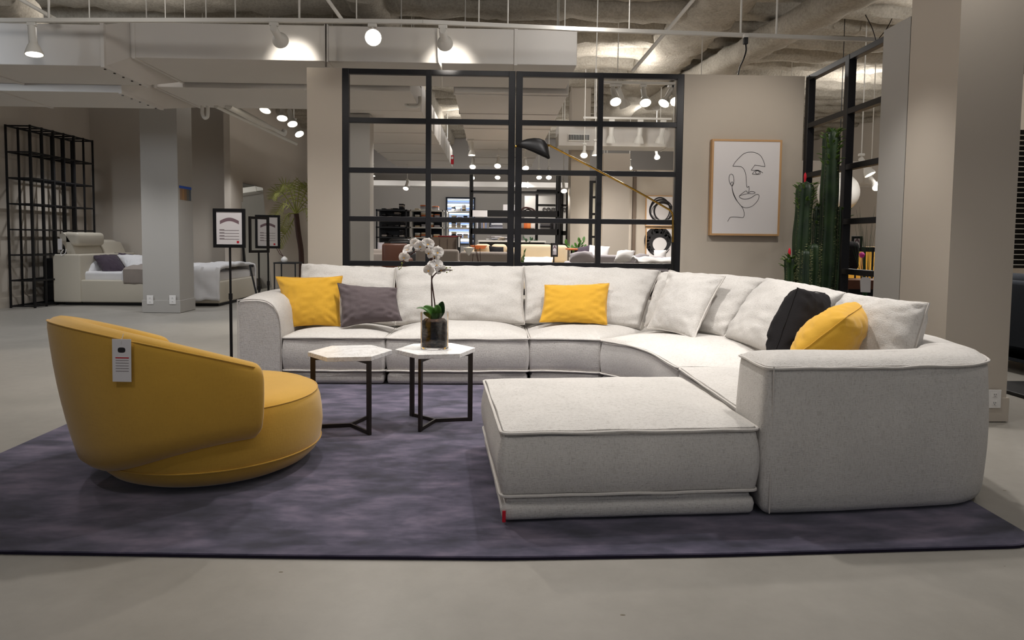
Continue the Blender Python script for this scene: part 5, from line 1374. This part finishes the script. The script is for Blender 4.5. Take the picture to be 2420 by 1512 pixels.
# columns, screens and pictures at the right
def wallbox(name, xp0, xp1, Y, y_top, d=.3, mt='wall'):
    a = at(xp0, 500, Y=Y); b = at(xp1, 500, Y=Y)
    return struct(name, MB().box((a.x, Y, 0), (b.x, Y+d, ztop(y_top, Y, (xp0+xp1)/2) if y_top else ZC)), mt)
wallbox('wall_column_tan', 1348, 1392, 13.5, None, .5, 'wall')
wallbox('wall_column_pale', 1424, 1487, 11.0, 362, .35, 'wall')
wallbox('wall_gallery', 1487, 1640, 13.6, 402, .15, 'wall')
a = at(1496, 500, Y=13.5); struct('trim_7', MB().box((a.x, 13.5, 0), (a.x+.06, 13.6, ztop(402, 13.5, 1500))), 'cabinet')
sc_ = thing('black_window_screen', 'tall black framed mirror screen beside the tan column', 'screen', (at(1402, 500, Y=12.4).x, 12.4, 0))
a = at(1394, 428, Y=12.4); b = at(1412, 428, Y=12.4)
MB().box((a.x, 12.4, .01), (a.x+.06, 12.46, a.z)).build('frame', 'black', sc_); MB().box((b.x-.03, 12.4, .01), (b.x, 12.46, a.z+.06)).build('frame', 'black', sc_)
for z in (.02, ztop(560, 12.4), ztop(506, 12.4), ztop(466, 12.4), a.z-.03): MB().box((a.x, 12.41, z), (b.x, 12.45, z+.04)).build('rail', 'black', sc_)
MB().box((a.x+.06, 12.425, .06), (b.x-.03, 12.435, a.z)).build('mirror_glass', 'mirror', sc_)
def pict(label, xp0, xp1, y0, y1, Y, circles):
    a = at(xp0, y0, Y=Y); b = at(xp1, y1, Y=Y); t = thing('wall_picture', label, 'picture', ((a.x+b.x)/2, Y, b.z))
    MB().box((a.x, Y-.03, b.z), (b.x, Y, a.z)).build('canvas', 'paper', t)
    for q in ((a.x-.02, a.x), (b.x, b.x+.02)): MB().box((q[0], Y-.035, b.z-.02), (q[1], Y, a.z+.02)).build('frame', 'oak', t)
    for q in ((a.z, a.z+.02), (b.z-.02, b.z)): MB().box((a.x, Y-.035, q[0]), (b.x, Y, q[1])).build('frame', 'oak', t)
    mb = MB()
    for (cx_, cy_, rx, ry, th, a0, a1) in circles:
        pts = [at(cx_+rx*math.cos(s), cy_+ry*math.sin(s), Y=Y-.034) for s in [a0+(a1-a0)*k/30 for k in range(31)]]
        rr_ = [th*(.3+.7*math.sin(math.pi*k/30)) for k in range(31)]
        o_ = len(mb.v); cen = at(cx_, cy_, Y=Y-.034)
        vs = []
        for p_, r_ in zip(pts, rr_):
            d = (p_-cen).normalized(); vs += [p_-d*r_, p_+d*r_, p_+d*r_+Vector((0, .003, 0)), p_-d*r_+Vector((0, .003, 0))]
        mb.add(vs, [(4*k+i, 4*k+(i+1) % 4, 4*k+4+(i+1) % 4, 4*k+4+i) for k in range(30) for i in range(4)])
    mb.build('brush_stroke', 'ink', t)
pict('white picture with thin looping black circles, upper one', 1528, 1600, 464, 533, 13.58, [(1563, 498, 27, 26, .02, 0, 6.5), (1566, 499, 20, 22, .02, 1, 7), (1560, 495, 23, 28, .014, 2, 8.2), (1565, 500, 25, 20, .012, 3, 9)])
pict('white picture with one thick black brush circle, lower one', 1528, 1600, 540, 640, 13.58, [(1557, 572, 24, 24, .11, 2.0, 6.6), (1557, 574, 28, 30, .02, .5, 6.5), (1556, 571, 25, 26, .05, 2.2, 7.8)])

# ------------------------------------------------------------------ through the side divider
simple_sofa('lounge_sofa', 'mustard yellow sofa seen through the side divider', at(2050, 620, Y=9.2).x+.2, 9.6, 1.7, .9, .45, ztop(590, 9.2, 2030)+.04, rad(-12), 'yellow', seats=2, zf=0)
gl = thing('globe_pendant', 'large white globe pendant behind the cacti', 'pendant lamp', tuple(at(1981, 455, Y=9.5)))
c = at(1981, 455, Y=9.5); r = 47/1613*9.5
MB().lathe([(r*math.sin(math.pi*k/20), -r*math.cos(math.pi*k/20)) for k in range(21)], tuple(c), 32).build('globe', 'whitemetal', gl, smooth=True)
MB().tube([(c.x, c.y, c.z+r-.01), (c.x, c.y, ZC)], .006, 6).build('cord', 'black', gl)
p = at(2024, 570, Y=8.2); sign_stand((p.x, 8.2), .13, .17, ztop(558, 8.2, 2024), 0, 'tiny black framed sign above the black console in the right room')
t = thing('console_table', 'black console table behind the tall grass', 'console', tuple(at(2040, 640, Y=8.4)))
a = at(2000, 583, Y=8.4); b = at(2085, 583, Y=8.4)
MB().box((a.x, 8.4, a.z-.06), (b.x+.3, 8.8, a.z)).build('tabletop', 'black', t)
for x in (a.x+.25, b.x-.1): MB().box((x-.008, 8.42, 0), (x+.008, 8.44, a.z-.06)).build('leg', 'black', t)
t = thing('round_black_chair', 'black rounded chair back behind the cacti', 'chair', tuple(at(2000, 600, Y=8.0)))
c = at(2003, 590, Y=8.0); MB().rbox((c.x-.2, 7.8, c.z-.25), (c.x+.06, 8.3, c.z+.1), .07, 4).build('backrest', 'black_fab', t, smooth=True)
MB().rbox((c.x-.2, 7.7, .38), (c.x+.1, 8.3, .5), .04, 3).build('seat', 'black_fab', t, smooth=True)
for x in (c.x-.15, c.x+.05):
    for y in (7.78, 8.22): MB().tube([(x, y, 0), (x, y, .4)], .012, 6).build('leg', 'black', t)
gr = thing('tall_grass_plant', 'tall thin ornamental grass with a pink flower in the right room', 'plant', (at(2045, 700, Y=7.2).x, 7.2, 0))
bp = Vector((at(2046, 690, Y=7.2).x, 7.2, .45))
MB().lathe([(0, 0), (.09, 0), (.13, .45), (.11, .45), (0, .40)], (bp.x, 7.2, 0), 20).build('pot', 'white', gr, smooth=True)
mb = MB()
for k in range(22):
    tx = 2015+2.7*k+R_.uniform(-3, 3); ty = R_.uniform(480, 610); e = at(tx, ty, Y=7.2+R_.uniform(-.15, .15)); mdl = bp.lerp(e, .5)+Vector(((bp.x-e.x)*.12, 0, .03))
    mb.tube(crom([bp, mdl, e], 5), [.0035*(1-.8*i/10) for i in range(11)], 4)
mb.build('grass_blades', 'dleaf', gr)
c = at(2037, 603, Y=7.1); MB().lathe([(0, -.03), (.02, -.02), (.03, .01), (.015, .03), (0, .035)], tuple(c), 10).build('flower', mat('pink_petal', (225, 60, 160), .6), gr, smooth=True)
t = thing('coffee_table', 'dark brown low table in the right room behind the sofa', 'coffee table', (4.1, 7.7, 0))
a = at(2000, 662, Y=7.5); MB().box((a.x, 7.5, a.z-.1), (a.x+1.0, 7.95, a.z)).build('tabletop', 'brownl', t)
MB().box((a.x+.06, 7.56, 0), (a.x+.94, 7.9, a.z-.1)).build('table_base', 'black', t)
t = MB().prism([(0, 0), (.12, 0), (.12, .006), (0, .006)], 0, .13)
c = at(2034, 690, Y=6.35); tp = thing('price_tag', 'white clipped-corner price tag in the lower right of the side divider', 'tag', tuple(c))
pts2 = [(2034, 690), (2057, 691), (2058, 662), (2053, 655), (2038, 655), (2033, 662)]
f = [at(x, y, Y=6.35) for x, y in pts2]; MB().rings([f, [p+Vector((0, .004, 0)) for p in f]]).build('card', 'paper', tp)
# right of the column
simple_sofa('lounge_armchair', 'dark navy armchair at the right edge of the picture', 5.42, 6.6, 1.1, .95, .45, .93, rad(90), 'navy', seats=1, zf=0, cat='armchair')
bl_ = thing('window_5', None, None, (8.2, 9.8, 1), kind='structure')
a = at(2405, 400, Y=10.4); 
MB().box((a.x-.02, 10.5, .85), (a.x+1.6, 10.53, 3.0)).build('window_pane', 'black', bl_)
mb = MB()
for k in range(26): mb.box((a.x, 10.42, .9+.08*k), (a.x+1.6, 10.47, .912+.08*k))
mb.build('blind_slats', 'whitemetal', bl_)
t = thing('low_platform', 'thin black glossy platform edge on the floor at the right', 'platform', (4.6, 5.4, 0))
MB().rbox((4.18, 5.15, .0), (5.4, 5.75, .03), .008).build('platform_slab', 'black', t)
D.objects.remove(bn)
# ------------------------------------------------------------------ light
w = D.worlds.new('world'); scn.world = w; w.use_nodes = True
bg = w.node_tree.nodes['Background']; bg.inputs[0].default_value = (.85, .9, 1, 1); bg.inputs[1].default_value = .2
def ceiling_spot(x, y, power, size=95, z=3.1, aim=None, col=(1, .93, .85), radius=.06):
    d = Vector((0, 0, -1)) if aim is None else (Vector(aim)-Vector((x, y, z)))
    lamp((x, y, z), d, power, size, .8, radius, col)
WH = (1, .965, .93)
# tracks over the seating, out of the frame, plus added front fill
for x, y, p, aim in ((-2.2, 5.2, 95, (-1.5, 5.9, 0)), (-.6, 5.1, 135, (-.2, 6.0, .3)), (.9, 5.0, 135, (.9, 5.9, .3)), (2.5, 4.8, 120, (1.9, 4.9, .3)),
                     (-1.1, 4.5, 105, (-1.3, 3.9, 0)), (.6, 4.3, 135, (.55, 3.7, 0)), (2.1, 3.9, 100, (1.8, 3.5, .3)), (-3.2, 4.4, 45, (-3.0, 4.4, 0)),
                     (-.8, 1.0, 20, (-.4, 1.6, 0)), (-2.0, 1.3, 34, (-1.6, 3.2, .4)), (-.2, 1.6, 14, (-.4, 4.3, .6)), (1.6, .3, 34, (1.5, 2.9, .45)), (1.4, .9, 10, (1.5, 1.6, 0)), (3.4, 2.6, 35, (3.4, 3.2, 0))):  # includes fill added to brighten the chair, orchid and armrest front
    ceiling_spot(x, y, p, aim=aim, col=WH)
# unseen point lights added to lift the sprayed ceiling
def bulb(x, y, z, p, col=WH): lamp((x, y, z), (0, 0, -1), p, radius=.12, col=col, kind='POINT')  # fill light without a fixture
for x, y, p in ((-3.5, 5.2, 16), (0, 4.6, 22), (3.0, 3.8, 14), (-2.5, 1.5, 6), (2, 1.0, 6), (.8, 6.3, 12)): bulb(x, y, 3.3, p)
ceiling_spot(2.45, 5.0, 60, 70, 3.2, (2.5, 6.85, 1.8)); ceiling_spot(-1.6, 4.9, 25, 60, 3.2, (-1.7, 6.85, 1.6))
# left bay: unseen cool spot added to light the column, then downlights
ceiling_spot(-6.6, 4.2, 230, 80, 2.9, (-5.3, 10.8, 1.6), col=(.82, .9, 1), radius=.3)
for x, y, p in ((-6.3, 9.8, 170), (-4.0, 9.8, 170), (-7.0, 12.4, 120), (-4.6, 12.8, 120), (-3.4, 15.5, 150), (-6.2, 6.0, 120), (-4.4, 5.2, 120)): ceiling_spot(x, y, p*.55, 130, 2.8, col=(.94, .96, 1))
# rooms beyond
for x, p in ((-3.2, 130), (-1.2, 130), (1.0, 130), (3.2, 100)): ceiling_spot(x, 16.8, p*.65, 95, 2.4, (x, 20.4, 1.5), col=(1, .97, .95))  # added wash aimed at the far wall, no fixtures built
for x, y, p in ((-1.6, 10.5, 120), (.2, 9.8, 200), (1.6, 9.8, 220), (3.0, 11.4, 200), (.4, 12.0, 180), (2.4, 12.3, 180), (-1.5, 14.5, 140), (.6, 15.5, 200), (2.6, 15.2, 200), (-1.8, 18.2, 200), (.8, 18.4, 200), (5.0, 8.2, 220), (6.2, 10.2, 220), (5.0, 5.6, 100), (6, 15, 220)): ceiling_spot(x, y, p*.7, 130, 2.85, col=WH)
for x, y, p in ((-.75, 12, 80), (-.75, 16, 80), (2.0, 10.8, 120), (3.4, 14.5, 120), (2.4, 17.5, 120), (5.5, 7.5, 120), (6.5, 12, 150), (-4.2, 7.6, 40)): bulb(x, y, 3.75, p*.4)  # added point fill above the ducts for the upper ceiling
scn.view_settings.view_transform = 'Standard'; scn.view_settings.look = 'None'; scn.view_settings.gamma = 1; scn.view_settings.use_curve_mapping = False
scn.view_settings.exposure = 0.16
cy = scn.cycles
cy.max_bounces = 6; cy.diffuse_bounces = 4; cy.glossy_bounces = 3; cy.transmission_bounces = 8; cy.transparent_max_bounces = 8
cy.caustics_reflective = False; cy.caustics_refractive = False; cy.sample_clamp_indirect = 4
cy.use_denoising = True; cy.use_adaptive_sampling = True; cy.adaptive_threshold = .04
